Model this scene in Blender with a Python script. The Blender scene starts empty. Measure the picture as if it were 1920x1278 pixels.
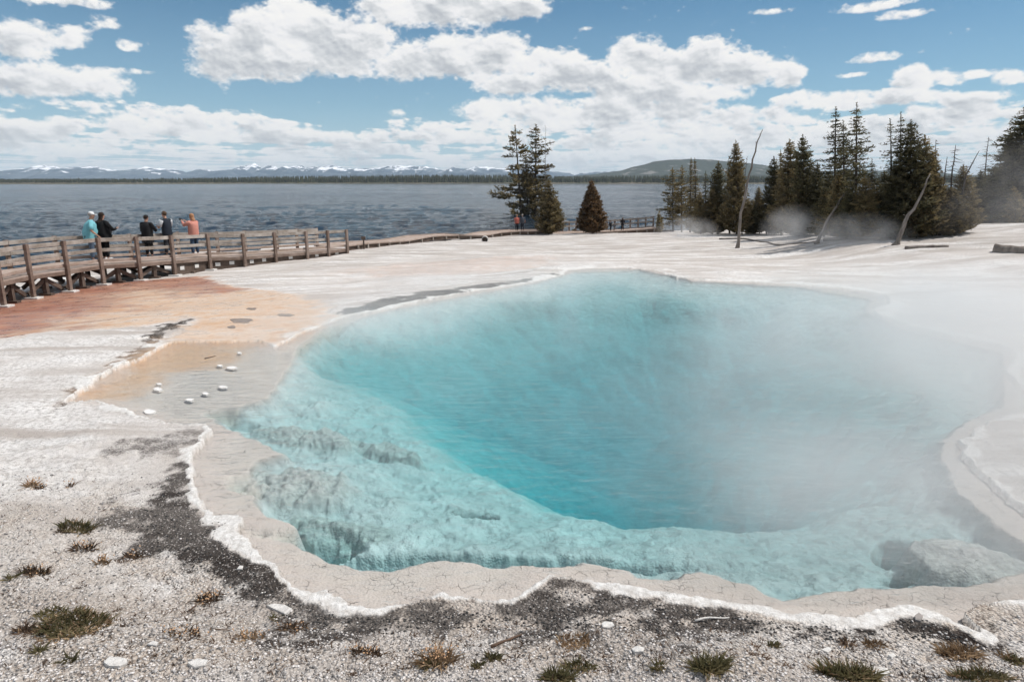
import bpy, math, random
import numpy as np
from mathutils import Vector, Matrix, Euler

S = bpy.context.scene
COL = S.collection
R = math.radians

# ------------------------------------------------------------------ camera
CZ, PITCH, F = 3.1, math.atan(299 / 1280), 1280.0
cam_d = bpy.data.cameras.new('camera'); cam = bpy.data.objects.new('camera', cam_d); COL.objects.link(cam)
cam.location = (0, 0, CZ); cam.rotation_euler = (math.pi / 2 - PITCH, 0, 0)
cam_d.lens = 24.0; cam_d.sensor_width = 36.0; cam_d.clip_start = 0.1; cam_d.clip_end = 40000
S.camera = cam

# ------------------------------------------------------------------ exposure / engine
S.view_settings.view_transform = 'Standard'; S.view_settings.look = 'None'
S.view_settings.exposure = 0.0; S.view_settings.gamma = 1.0
S.render.engine = 'CYCLES'
cy = S.cycles
cy.use_denoising = True; cy.max_bounces = 7; cy.diffuse_bounces = 3; cy.glossy_bounces = 2
cy.transmission_bounces = 3; cy.transparent_max_bounces = 16; cy.volume_bounces = 1
cy.caustics_reflective = False; cy.caustics_refractive = False
cy.use_adaptive_sampling = True; cy.adaptive_threshold = 0.03
cy.volume_step_rate = 1.0; cy.volume_max_steps = 96
cy.sample_clamp_indirect = 6.0

# ------------------------------------------------------------------ projection helpers (photograph pixel -> point on a surface)
cp, sp = math.cos(PITCH), math.sin(PITCH)
def ray(u, v):
    dx, dy = (u - 960) / F, -(v - 639) / F
    return dx, cp + dy * sp, -sp + dy * cp
def unproj(u, v, z=0.0):
    d = ray(u, v); t = (z - CZ) / d[2]
    return d[0] * t, d[1] * t
def z_at(v, y):
    d = ray(960, v); return CZ + d[2] / d[1] * y

# ------------------------------------------------------------------ noise
_rng = np.random.RandomState(7)
_T = _rng.rand(256, 256)
def vnoise(x, y, seed=0):
    x = np.asarray(x, float) + seed * 17.31; y = np.asarray(y, float) + seed * 5.77
    xi = np.floor(x).astype(int); yi = np.floor(y).astype(int)
    fx = x - xi; fy = y - yi
    fx = fx * fx * (3 - 2 * fx); fy = fy * fy * (3 - 2 * fy)
    a = _T[xi & 255, yi & 255]; b = _T[(xi + 1) & 255, yi & 255]
    c = _T[xi & 255, (yi + 1) & 255]; d = _T[(xi + 1) & 255, (yi + 1) & 255]
    return (a * (1 - fx) + b * fx) * (1 - fy) + (c * (1 - fx) + d * fx) * fy
def fbm(x, y, o=4, seed=0, g=0.5):
    s = 0; a = 1; n = 0
    for k in range(o):
        s = s + a * vnoise(x * 2 ** k, y * 2 ** k, seed + k * 3 + 1); n += a; a *= g
    return s / n
def sm(a, b, x):
    t = np.clip((x - a) / (b - a), 0, 1); return t * t * (3 - 2 * t)

# ------------------------------------------------------------------ sun direction
SUN_AZ, SUN_EL = R(82), R(57)
sd = Vector((math.sin(SUN_AZ) * math.cos(SUN_EL), math.cos(SUN_AZ) * math.cos(SUN_EL), math.sin(SUN_EL)))
sun_d = bpy.data.lights.new('sun', 'SUN'); sun_d.energy = 4.15; sun_d.angle = R(0.5); sun_d.color = (1.0, 0.955, 0.9)
sun = bpy.data.objects.new('sun', sun_d); COL.objects.link(sun)
sun.rotation_euler = sd.to_track_quat('Z', 'Y').to_euler(); sun.location = (20, 10, 60)

# ------------------------------------------------------------------ world: Nishita sky with a field of cumulus
# the clouds live in azimuth / elevation, so they stand at infinity for every viewpoint
AZ0, AZ1, EL0, EL1 = R(-44), R(44), R(-0.6), R(16)
CW, CH = 2600, 620
def azel(u, v):
    d = ray(u, v); return math.atan2(d[0], d[1]), math.atan2(d[2], math.hypot(d[0], d[1]))
clouds = [  # u, v, ru, rv_up, rv_down, strength
    (415, 82, 55, 42, 45, 1.1), (480, 70, 60, 58, 70, 1.3), (560, 70, 85, 72, 62, 1.5), (640, 92, 90, 75, 55, 1.3), (700, 75, 50, 45, 40, 1.0),
    (430, 125, 70, 35, 28, 1.1), (500, 128, 110, 40, 26, 1.1), (640, 128, 80, 40, 22, 1.0),
    (740, 15, 80, 50, 30, 1.2), (840, 15, 110, 50, 40, 1.3), (940, 8, 90, 40, 30, 1.2),
    (760, 118, 65, 38, 34, 1.1), (850, 108, 80, 46, 42, 1.3), (940, 100, 70, 44, 40, 1.2), (1000, 120, 60, 30, 30, 1.0),
    (960, 152, 95, 30, 26, 1.1), (1060, 138, 70, 44, 34, 1.2), (1120, 150, 70, 34, 28, 1.1),
    (1190, 112, 65, 46, 42, 1.4), (1260, 120, 70, 30, 46, 1.3), (1330, 120, 75, 46, 44, 1.4), (1400, 130, 60, 35, 38, 1.2), (1465, 145, 38, 34, 24, 1.1),
    (1200, 165, 120, 30, 30, 1.1), (1330, 175, 90, 20, 20, 0.9),
    (920, 205, 60, 26, 22, 1.1), (990, 205, 70, 28, 24, 1.0), (1075, 222, 60, 26, 22, 1.1), (1150, 205, 90, 34, 28, 1.0), (1260, 205, 110, 26, 30, 0.9),
    (1380, 215, 110, 18, 26, 0.9), (1500, 190, 50, 16, 16, 1.0), (1580, 190, 80, 18, 16, 1.0), (1690, 182, 110, 16, 16, 1.1), (1800, 185, 90, 14, 14, 0.9),
    (1710, 155, 55, 30, 18, 1.2), (1770, 148, 45, 18, 12, 1.0), (1840, 135, 40, 10, 8, 0.9), (1905, 143, 40, 16, 12, 1.1),
    (1720, 218, 45, 24, 20, 1.1), (1815, 212, 70, 26, 18, 1.3), (1900, 215, 40, 14, 14, 0.9), (1480, 225, 60, 12, 16, 0.8),
    (1640, 108, 48, 14, 9, 0.8), (1590, 140, 20, 6, 6, 0.55), (1640, 10, 70, 14, 9, 0.75), (1705, 28, 45, 10, 8, 0.6), (1110, 53, 16, 6, 6, 0.5), (1440, 18, 30, 6, 5, 0.35),
    (45, 70, 80, 36, 40, 1.1), (130, 72, 60, 25, 22, 0.8), (190, 50, 40, 18, 10, 0.6), (60, 150, 110, 42, 36, 1.2), (160, 160, 110, 34, 24, 1.0), (240, 135, 60, 8, 8, 0.5),
    (120, 5, 100, 16, 12, 0.8), (250, 92, 22, 10, 6, 0.45),
    (40, 245, 70, 24, 24, 1.1), (115, 238, 50, 20, 20, 1.1), (240, 235, 50, 24, 20, 1.1), (320, 240, 60, 26, 22, 1.2), (380, 255, 50, 20, 16, 1.0), (200, 208, 40, 6, 5, 0.5), (350, 216, 80, 6, 5, 0.5),
    (510, 250, 45, 26, 18, 1.2), (570, 252, 40, 14, 14, 0.9), (640, 255, 50, 14, 14, 1.0), (700, 258, 40, 14, 12, 1.0), (790, 258, 60, 14, 12, 1.0), (880, 262, 60, 16, 12, 1.0), (745, 217, 16, 6, 6, 0.4),
    (1850, 250, 70, 14, 12, 0.8), (1640, 250, 50, 16, 16, 0.9),
]
def cloud_image():
    az = np.linspace(AZ0, AZ1, CW)[None, :].repeat(CH, 0); el = np.linspace(EL0, EL1, CH)[:, None].repeat(CW, 1)
    w1 = (fbm(az * 14, el * 30, 4, 3) - .5); w2 = (fbm(az * 14, el * 30, 4, 9) - .5)
    A = az + w1 * 0.03; E = el + w2 * 0.012
    fld = np.full(az.shape, -1.0)
    K = 1.0
    for (u, v, ru, ru_up, rdn, st) in clouds:
        a, e = azel(u, v); a2, _ = azel(u + ru, v); _, e2 = azel(u, v - ru_up); _, e3 = azel(u, v + rdn)
        ra, rup, rd = a2 - a, e2 - e, e - e3
        dx = (A - a) / ra; dy = (E - e); dy = np.where(dy > 0, dy / rup, dy / rd * 1.0)
        q = st * (1.0 - (dx * dx + dy * dy)) * 0.8
        q = np.maximum(q, -1)
        m = np.maximum(fld, q); h = np.clip(1 - np.abs(fld - q) / 0.5, 0, 1); fld = m + h * h * 0.10
    # low bank of stretched cloud bands toward the horizon
    elp = np.clip(el, R(0.25), None)
    px = az / np.power(elp, 0.55) * 3.0; py = 1.6 / np.power(elp, 0.8)
    band = fbm(px * 0.9, py * 0.55, 5, 21) * 1.0 + 0.35 * (fbm(az * 60, el * 160, 4, 31) - .5)
    lim = sm(R(5.6), R(3.6), el)
    right = sm(R(-2), R(6), az) * sm(R(27), R(18), az)
    band = (band - 0.50 + 0.17 * lim + 0.16 * right * sm(R(7), R(5), el)) * 3.2
    band = np.where(el > R(7.2), -1, band) - 1.5 * sm(R(4.2), R(6.5), el) * (1 - 0.5 * right)
    fld = np.maximum(fld, np.minimum(band, 0.55))
    n = fbm(az * 45, el * 75, 6, 41, 0.55) - .5
    n2 = fbm(az * 130, el * 190, 4, 51, 0.55) - .5
    bil = 1 - np.abs(2 * fbm(az * 60, el * 90, 4, 61) - 1)
    f = fld + n * 0.80 + n2 * 0.14 + (bil - 0.8) * 0.40 + 0.05
    alpha = sm(-0.02, 0.36, f)
    thick = np.clip(f, 0, 1.1) * (0.30 + 1.3 * sm(.25, .75, fbm(az * 22, el * 40, 3, 81)))
    alpha = sm(-0.16, 0.52, f + n2 * 0.60 + n * .30)
    nm = fbm(az * 30, el * 52, 5, 91)
    puff = nm - np.roll(np.roll(nm, -9, 0), -5, 1)
    # light from above and the right, attenuated through the cloud
    sh = np.zeros_like(thick); tot = 0
    for k in range(1, 16):
        dy, dxp = int(round(k * 2.6)), int(round(k * 0.9))
        s = np.roll(np.roll(thick, -dy, 0), -dxp, 1); s[-dy:, :] = 0
        w = math.exp(-k / 11.0); sh += s * w; tot += w
    sh /= tot
    lit = np.exp(-sh * 1.35)
    gy = f - np.roll(np.roll(f, -5, 0), -3, 1)
    br = 0.45 + 0.62 * lit + np.clip(gy, -0.5, 0.5) * 0.30 + np.clip(puff, -.2, .2) * .9
    br = np.clip(br, 0.42, 1.08)
    br = br * (1 - 0.25 * sm(R(4), R(0.5), el)) + 0.17 * sm(R(4), R(0.5), el)
    alpha = alpha * (0.80 + 0.20 * sm(R(0), R(4), el))
    img = np.zeros((CH, CW, 4), np.float32)
    img[..., 0] = alpha; img[..., 1] = br; img[..., 2] = thick; img[..., 3] = 1
    im = bpy.data.images.new('cloud_field', CW, CH, float_buffer=True, is_data=True)
    im.pixels.foreach_set(img.ravel()); im.update(); im.pack()
    return im

W = bpy.data.worlds.new('World'); S.world = W; W.use_nodes = True
nt = W.node_tree; nt.nodes.clear()
def N(nt, t, **kw):
    n = nt.nodes.new(t)
    for k, v in kw.items(): setattr(n, k, v)
    return n
def mth(nt, op, a, b=None, c=None, clamp=False):
    n = nt.nodes.new('ShaderNodeMath'); n.operation = op; n.use_clamp = clamp
    for i, s in enumerate((a, b, c)):
        if s is None: continue
        if isinstance(s, (int, float)): n.inputs[i].default_value = s
        else: nt.links.new(s, n.inputs[i])
    return n.outputs[0]
def mixc(nt, f, a, b, mode='MIX'):
    n = nt.nodes.new('ShaderNodeMix'); n.data_type = 'RGBA'; n.blend_type = mode
    for s, i in ((f, 0), (a, 6), (b, 7)):
        if isinstance(s, (int, float)): n.inputs[i].default_value = s
        elif isinstance(s, tuple): n.inputs[i].default_value = (*s, 1) if len(s) == 3 else s
        else: nt.links.new(s, n.inputs[i])
    return n.outputs[2]
def ramp(nt, f, stops, interp='LINEAR'):
    n = nt.nodes.new('ShaderNodeValToRGB'); n.color_ramp.interpolation = interp
    el = n.color_ramp.elements
    while len(el) < len(stops): el.new(0.5)
    for e, (p, c) in zip(el, stops):
        e.position = p; e.color = (c, c, c, 1) if isinstance(c, (int, float)) else (*c, 1)
    nt.links.new(f, n.inputs[0]); return n.outputs[0]
def sepx(nt, s):
    n = nt.nodes.new('ShaderNodeSeparateXYZ'); nt.links.new(s, n.inputs[0]); return n.outputs
def build_world():
    L = nt.links
    sky = N(nt, 'ShaderNodeTexSky', sky_type='NISHITA', sun_disc=False)
    sky.sun_elevation = SUN_EL; sky.sun_rotation = SUN_AZ; sky.altitude = 2400; sky.air_density = 1.0; sky.dust_density = 0.6; sky.ozone_density = 1.0
    skyc = mixc(nt, 1.0, sky.outputs[0], SKY_TINT, 'MULTIPLY')
    tc = N(nt, 'ShaderNodeTexCoord'); x, y, z = sepx(nt, tc.outputs['Generated'])
    skyc = mixc(nt, ramp(nt, z, [(0.0, .85), (.10, .25), (.22, 0)]), skyc, (4.6, 6.1, 7.3))
    az = mth(nt, 'ARCTAN2', x, y); el = mth(nt, 'ARCSINE', z)
    u = mth(nt, 'DIVIDE', mth(nt, 'SUBTRACT', az, AZ0), AZ1 - AZ0)
    v = mth(nt, 'DIVIDE', mth(nt, 'SUBTRACT', el, EL0), EL1 - EL0)
    cb = N(nt, 'ShaderNodeCombineXYZ'); L.new(u, cb.inputs[0]); L.new(v, cb.inputs[1])
    it = N(nt, 'ShaderNodeTexImage', image=cloud_image(), extension='MIRROR', interpolation='Linear'); L.new(cb.outputs[0], it.inputs[0])
    sc = N(nt, 'ShaderNodeSeparateColor'); L.new(it.outputs[0], sc.inputs[0])
    cc = ramp(nt, sc.outputs[1], [(0.0, (.44, .47, .51)), (.42, (.53, .56, .60)), (.62, (.74, .76, .78)), (.78, (.93, .93, .94)), (1.0, (1.0, .99, .97))])
    cs = mixc(nt, 1.0, cc, (CLOUD_K, CLOUD_K, CLOUD_K), 'MULTIPLY')
    a = mth(nt, 'MULTIPLY', sc.outputs[0], mth(nt, 'GREATER_THAN', el, -0.01))
    fin = mixc(nt, a, skyc, cs)
    bg = N(nt, 'ShaderNodeBackground'); bg.inputs[1].default_value = SKY_S
    out = N(nt, 'ShaderNodeOutputWorld'); L.new(fin, bg.inputs[0]); L.new(bg.outputs[0], out.inputs[0])
SKY_S = 0.10; SKY_TINT = (0.60, 0.90, 0.92); CLOUD_K = 9.6
build_world()
W.cycles.sampling_method = 'MANUAL'; W.cycles.sample_map_resolution = 512

# ------------------------------------------------------------------ object helpers
def tag(o, label=None, cat=None, group=None, kind=None):
    if label: o['label'] = label
    if cat: o['category'] = cat
    if group: o['group'] = group
    if kind: o['kind'] = kind
    return o
def empty(name, loc=(0, 0, 0), rz=0):
    o = bpy.data.objects.new(name, None); COL.objects.link(o); o.location = loc; o.rotation_euler = (0, 0, rz); o.empty_display_size = 0.3
    return o
def mesh_np(name, V, Fc, mat=None, smooth=False, parent=None):
    """V (n,3) array, Fc list of faces or (m,k) array"""
    me = bpy.data.meshes.new(name)
    V = np.asarray(V, np.float32)
    if isinstance(Fc, np.ndarray):
        m, k = Fc.shape
        me.vertices.add(len(V)); me.vertices.foreach_set('co', V.ravel())
        me.loops.add(m * k); me.loops.foreach_set('vertex_index', Fc.astype(np.int32).ravel())
        me.polygons.add(m); me.polygons.foreach_set('loop_start', np.arange(0, m * k, k, dtype=np.int32))
        me.update(calc_edges=True)
    else:
        me.from_pydata(V.tolist(), [], Fc); me.update()
    if smooth: me.polygons.foreach_set('use_smooth', np.ones(len(me.polygons), bool))
    o = bpy.data.objects.new(name, me); COL.objects.link(o)
    if mat: me.materials.append(mat)
    if parent: o.parent = parent
    return o
class MB:
    def __init__(s): s.v = []; s.f = []
    def add(s, vs, fs):
        b = len(s.v); s.v += [tuple(v) for v in vs]; s.f += [tuple(i + b for i in f) for f in fs]
    def bar(s, a, b, w, h, up=(0, 0, 1), bev=0.004):
        """box beam from a to b, width w (sideways), height h (along up)"""
        a = Vector(a); b = Vector(b); d = (b - a).normalized(); up = Vector(up)
        sx = d.cross(up)
        if sx.length < 1e-4: sx = Vector((1, 0, 0))
        sx.normalize(); uz = sx.cross(d).normalized()
        e = min(bev, w * .2, h * .2)
        prof = [(-w/2+e, -h/2), (w/2-e, -h/2), (w/2, -h/2+e), (w/2, h/2-e), (w/2-e, h/2), (-w/2+e, h/2), (-w/2, h/2-e), (-w/2, -h/2+e)]
        vs = [p + sx * x + uz * y for p in (a, b) for x, y in prof]
        fs = [(i, (i + 1) % 8, 8 + (i + 1) % 8, 8 + i) for i in range(8)] + [tuple(range(7, -1, -1)), tuple(range(8, 16))]
        s.add(vs, fs)
    def tube(s, pts, rad, n=7, cap=True):
        pts = [Vector(p) for p in pts]; k = len(pts)
        rings = []
        for i, p in enumerate(pts):
            d = (pts[min(i + 1, k - 1)] - pts[max(i - 1, 0)]).normalized()
            a = d.orthogonal().normalized() if i == 0 else (rings[-1][1] - d * rings[-1][1].dot(d)).normalized()
            b = d.cross(a); r = rad[i] if isinstance(rad, (list, tuple)) else rad
            rings.append(([p + (a * math.cos(t) + b * math.sin(t)) * r for t in [2 * math.pi * j / n for j in range(n)]], a))
        vs = [v for r_, _ in rings for v in r_]
        fs = [(i * n + j, i * n + (j + 1) % n, (i + 1) * n + (j + 1) % n, (i + 1) * n + j) for i in range(k - 1) for j in range(n)]
        if cap: fs += [tuple(range(n - 1, -1, -1)), tuple((k - 1) * n + j for j in range(n))]
        s.add(vs, fs)
    def build(s, name, mat, parent=None, smooth=False):
        me = bpy.data.meshes.new(name); me.from_pydata(s.v, [], s.f); me.update(); me.validate()
        if smooth: me.polygons.foreach_set('use_smooth', np.ones(len(me.polygons), bool))
        if mat: me.materials.append(mat)
        o = bpy.data.objects.new(name, me); COL.objects.link(o)
        if parent: o.parent = parent
        return o
def copy_tree(o, parent=None):
    c = o.copy(); COL.objects.link(c); c.parent = parent
    for ch in list(o.children): copy_tree(ch, c)
    return c

# ------------------------------------------------------------------ materials
def mat_new(name):
    m = bpy.data.materials.new(name); m.use_nodes = True; t = m.node_tree
    b = t.nodes['Principled BSDF']; return m, t, b
def noise_node(t, vec, scale, detail=4, rough=.55, dist=0, kind='noise', feature=None):
    n = t.nodes.new('ShaderNodeTexNoise' if kind == 'noise' else 'ShaderNodeTexVoronoi')
    n.inputs['Scale'].default_value = scale
    if kind == 'noise':
        n.inputs['Detail'].default_value = detail; n.inputs['Roughness'].default_value = rough; n.inputs['Distortion'].default_value = dist
    elif feature: n.feature = feature
    if vec is not None: t.links.new(vec, n.inputs['Vector'])
    return n.outputs
def bump(t, h, strength, dist, normal=None):
    n = t.nodes.new('ShaderNodeBump'); n.inputs['Strength'].default_value = strength; n.inputs['Distance'].default_value = dist
    t.links.new(h, n.inputs['Height'])
    if normal is not None: t.links.new(normal, n.inputs['Normal'])
    return n.outputs[0]
def coords(t, which='Object'):
    return t.nodes.new('ShaderNodeTexCoord').outputs[which]
def scaled(t, vec, s, rot=(0, 0, 0)):
    n = t.nodes.new('ShaderNodeMapping'); n.inputs['Scale'].default_value = s; n.inputs['Rotation'].default_value = rot
    t.links.new(vec, n.inputs[0]); return n.outputs[0]
def simple(name, c1, c2=None, scale=8, rough=.8, bmp=0.0, spec=.3, stretch=None):
    m, t, b = mat_new(name); c2 = c2 or tuple(x * .7 for x in c1)
    co = coords(t)
    if stretch: co = scaled(t, co, stretch)
    n = noise_node(t, co, scale, 5, .6)
    col = mixc(t, ramp(t, n[0], [(.3, 0), (.7, 1)]), c1, c2)
    t.links.new(col, b.inputs['Base Color']); b.inputs['Roughness'].default_value = rough; b.inputs['Specular IOR Level'].default_value = spec
    if bmp: t.links.new(bump(t, n[0], 1, bmp), b.inputs['Normal'])
    return m

# ------------------------------------------------------------------ the outlines, traced on the photograph and dropped onto the ground
COAST = [(123,758),(150,738),(175,721),(188,711),(215,694),(242,684),(266,675),(286,662),(310,649),(323,642),(360,640),(430,642),(480,640),(515,651),(540,640),(560,628),
 (600,612),(640,597),(655,592),(700,585),(740,576),(790,565),(830,557),(880,548),(930,540),(980,533),(1020,524),(1052,517),(1065,507),(1110,503),(1170,502),(1225,507),
 (1245,513),(1270,521),(1330,527),(1400,530),(1480,534),(1560,540),(1610,547),(1650,554),(1664,560),(1666,574),(1634,585),(1650,596),(1700,613),(1760,629),(1830,643),
 (1875,651),(1902,665),(1906,680),(1888,690),(1884,702),(1898,720),(1925,737),(1985,748),(2010,765),(1960,779),(1915,782),(1872,787),(1835,810),(1800,836),(1812,868),
 (1848,905),(1888,938),(1925,962),(1990,1010),(2060,1060),(2060,1110),(1990,1135),(1915,1137),(1860,1137),(1803,1160),(1812,1178),(1838,1203),(1800,1182),(1765,1165),(1725,1152),(1690,1143),
 (1655,1148),(1625,1160),(1605,1177),(1560,1171),(1500,1165),(1450,1158),(1400,1146),(1350,1137),(1300,1132),(1250,1128),(1200,1116),(1165,1108),(1130,1106),(1080,1101),
 (1050,1091),(1030,1092),(1010,1106),(985,1121),(960,1137),(920,1138),(880,1131),(845,1130),(825,1119),(805,1130),(780,1142),(740,1148),(700,1150),(655,1147),(640,1136),
 (613,1121),(586,1121),(563,1117),(546,1101),(526,1089),(521,1077),(511,1064),(496,1056),(481,1041),(464,1019),(440,1006),(452,997),(463,986),(452,975),(432,974),(402,975),(388,964),
 (373,947),(368,917),(363,893),(362,873),(366,858),(374,835),(387,822),(399,812),(387,803),(347,803),(320,801),(289,794),(262,786),(242,775),(202,765),(182,755),(158,756)]
SHELF = [(395,795),(410,775),(440,765),(500,745),(530,700),(560,650),(600,622),(700,590),(850,560),(1000,533),(1075,511),(1200,507),(1300,529),(1500,540),(1635,562),(1622,588),
 (1700,622),(1800,645),(1885,665),(1885,735),(1880,765),(1820,790),(1770,830),(1770,870),(1800,925),(1850,970),(1895,1000),(1940,1030),(1960,1070),(1916,1085),(1832,1100),(1749,1103),(1682,1106),(1615,1111),
 (1581,1113),(1531,1116),(1488,1126),(1467,1131),(1431,1115),(1407,1099),(1364,1089),(1340,1079),(1313,1073),(1290,1080),(1277,1092),(1240,1091),(1193,1085),(1173,1073),(1133,1063),(1095,1057),
 (1085,1064),(1066,1065),(1012,1067),(961,1062),(945,1067),(900,1061),(864,1057),(803,1057),(776,1060),(753,1067),(726,1072),(675,1070),(628,1059),(585,1052),(564,1036),(544,1016),(548,989),
 (541,964),(484,959),(472,949),(476,915),(462,880),(475,865),(520,850),(470,825),(430,810)]
HOLE = [(560,700),(640,720),(760,770),(860,830),(950,885),(1080,930),(1200,952),(1350,965),(1500,950),(1600,915),(1670,860),(1700,780),(1690,700),(1600,630),(1450,590),(1200,575),(950,590),(750,630),(620,660)]

# height of the land: soft interpolation between surveyed points, in log-polar space round the viewpoint
CTRL = []
for (u, v) in COAST[::3]: CTRL.append((*unproj(u, v, 0.03), 0.05))
_pts = [(0,640,-.10),(100,600,-.35),(0,600,-.40),(200,560,-.62),(300,530,-.85),(350,560,-.50),(450,600,-.12),(400,640,0.0),(470,640,0.0),(200,640,0.05),(60,700,.08),(300,612,-.05),(350,603,-.06),
 (61,550,-.95),(130,538,-.95),(193,525,-.95),(263,518,-.93),(327,508,-.90),(394,498,-.93),(459,493,-.95),(517,486,-.96),(576,480,-.98),(616,475,-.98),(651,471,-.98),(0,566,-.95),(-100,590,-.95),
 (450,525,-.60),(600,520,-.62),(560,560,-.25),(700,490,-.80),(800,530,-.30),(800,470,-1.0),(900,455,-1.25),(767,458,-1.10),(970,438,-1.70),(1110,438,-1.70),(1100,460,-1.15),(1100,485,-.50),(940,500,-.45),
 (1225,433,-1.55),(1300,441,-1.35),(1300,480,-.50),(1382,465,-.80),(1530,457,-.65),(1680,457,-.50),(1500,490,-.30),(1450,441,-1.2),(1600,441,-.85),(1750,500,.02),(1750,445,-.45),(1820,437,-.05),(1900,470,.22),
 (1900,550,.14),(1750,560,.08),(1600,510,-.08),(2100,500,.3),
 (0,900,.10),(0,1100,.20),(300,1000,.10),(300,1250,.26),(900,1270,.26),(600,1230,.2),(1400,1270,.26),(1900,1270,.26),(1100,1200,.16),(1600,1220,.16),(-200,1000,.25),(2200,1100,.2)]
for (u, v, z) in _pts: CTRL.append((*unproj(u, v, z), z))
for a in range(-180, 181, 10):
    ar = R(a)
    for (r_, z) in ((1.5, .32), (2.6, .3)): CTRL.append((math.sin(ar) * r_, math.cos(ar) * r_, z))
    if abs(a) > 60:
        for (r_, z) in ((6, .3), (14, .2), (30, -.2), (48, -1.6), (60, -2.6), (80, -4)): CTRL.append((math.sin(ar) * r_, math.cos(ar) * r_, z))
for a in range(-58, 0, 6):
    for (r_, z) in ((42 if a < -20 else 50, -1.55), (49 if a < -20 else 60, -2.0), (56 if a < -20 else 72, -2.8), (85, -4), (120, -5)): CTRL.append((math.sin(R(a)) * r_, math.cos(R(a)) * r_, z))
for a in (-2, 3, 8, 12):
    for (r_, z) in ((71, -2.0), (80, -3), (110, -5)): CTRL.append((math.sin(R(a)) * r_, math.cos(R(a)) * r_, z))
for a in (16, 22, 28, 34, 40, 48, 56):
    for (r_, z) in ((60, -1.0), (78, -1.7), (92, -2.6), (120, -5)): CTRL.append((math.sin(R(a)) * r_, math.cos(R(a)) * r_, z))
for a in (32.5, 34, 35.5, 37, 39, 42): 
    for (r_, z) in ((37, .35 + .04 * (a - 32)), (41, .7 + .05 * (a - 32)), (45, .95 + .05 * (a - 32)), (50, .9), (56, .5)): CTRL.append((math.sin(R(a)) * r_, math.cos(R(a)) * r_, z))
for (u, v) in ((-90,590),(0,567),(61,550),(130,538),(193,525),(263,518),(327,508),(394,498)):
    x_, y_ = unproj(u, v, -.95)
    for (k_, z) in ((1.07, -1.22), (1.12, -1.34), (1.2, -1.45)): CTRL.append((x_ * k_, y_ * k_, z))
CT = np.array(CTRL); CL = np.log(np.hypot(CT[:, 0], CT[:, 1])); CA = np.arctan2(CT[:, 0], CT[:, 1])
def base_h(x, y):
    x = np.asarray(x, float); y = np.asarray(y, float); shp = x.shape; x = x.ravel(); y = y.ravel(); out = np.empty(len(x))
    for i in range(0, len(x), 60000):
        xx, yy = x[i:i + 60000], y[i:i + 60000]
        l = np.log(np.hypot(xx, yy) + 1e-6); a = np.arctan2(xx, yy)
        d2 = (l[:, None] - CL) ** 2 + (a[:, None] - CA) ** 2
        w = np.exp(-d2 / (2 * 0.085 ** 2)) + 1e-4 / (d2 + 0.01) ** 2 * 1e-2
        out[i:i + 60000] = (w @ CT[:, 2]) / w.sum(1)
    return out.reshape(shp)
def on_land(u, v):
    z = 0.0
    for _ in range(8):
        x, y = unproj(u, v, z); z = float(base_h(np.array([x]), np.array([y]))[0])
    return x, y
def drop(poly, z=None):
    return np.array([unproj(u, v, z) if z is not None else on_land(u, v) for u, v in poly])
def sdf(x, y, P):
    """signed distance, negative inside"""
    d = np.full(x.shape, 1e9); ins = np.zeros(x.shape, bool)
    n = len(P)
    for i in range(n):
        ax, ay = P[i]; bx, by = P[(i + 1) % n]
        ex, ey = bx - ax, by - ay
        t = np.clip(((x - ax) * ex + (y - ay) * ey) / (ex * ex + ey * ey + 1e-12), 0, 1)
        d = np.minimum(d, (x - ax - t * ex) ** 2 + (y - ay - t * ey) ** 2)
        c = ((ay > y) != (by > y)) & (x < (bx - ax) * (y - ay) / (by - ay + 1e-12) + ax)
        ins ^= c
    d = np.sqrt(d); return np.where(ins, -d, d)

COASTW = drop(COAST, 0.0); SHELFW = drop(SHELF, -0.05); HOLEW = drop(HOLE, -.55)
FLOW = drop([(-400,690),(-100,650),(0,637),(100,625),(200,618),(280,609),(350,601),(322,620),(287,634),(323,642),(360,642),(430,644),(480,644),(520,652),(560,630),(600,614),(640,599),(625,578),(600,562),(540,546),
 (480,541),(430,531),(390,513),(330,507),(263,517),(193,527),(130,539),(60,552),(0,567),(-400,640)])
RED = drop([(-400,620),(0,567),(60,552),(130,540),(193,526),(263,517),(330,506),(390,512),(420,528),(400,545),(330,538),(260,538),(190,552),(150,585),(80,600),(40,622),(0,634),(-400,690)])
ORANGE = drop([(120,760),(175,720),(215,693),(266,673),(322,640),(430,640),(520,650),(560,630),(500,640),(432,655),(425,672),(375,690),(318,700),(290,712),(240,735),(190,752)], -.03)
DARK = drop([(372,860),(345,868),(322,905),(282,930),(258,965),(262,1000),(300,1030),(380,1062),(430,1098),(500,1135),(570,1158),(640,1178),(720,1182),(800,1172),(880,1172),(960,1160),(1050,1185),(1150,1180),(1220,1190),(1310,1178),(1420,1182),
 (1560,1196),(1650,1180),(1760,1200),(1790,1196),(1800,1182),(1690,1143),(1605,1175),(1300,1132),(1150,1106),(1040,1090),(960,1135),(700,1148),(640,1135),(546,1101),(480,1040),(445,1005),(390,965)])
DARK2 = drop([(395,812),(370,808),(330,812),(270,830),(230,850),(245,870),(290,862),(330,872),(365,860),(378,835)])
DARK3 = drop([(123,758),(100,752),(150,715),(200,688),(245,668),(290,645),(275,632),(305,612),(352,601),(325,622),(290,634),(325,642),(286,664),(215,696),(165,730)])
DARK4 = drop([(655,592),(640,585),(680,570),(760,555),(860,540),(960,528),(1040,512),(1052,517),(930,541),(790,566)])
MOUTH = drop([(316,652),(322,632),(360,628),(430,630),(520,634),(548,642),(535,658),(500,668),(430,662),(340,664)])
PINK = drop([(640,508),(780,488),(900,468),(960,462),(1010,476),(1030,500),(940,508),(820,514),(700,520)])

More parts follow.
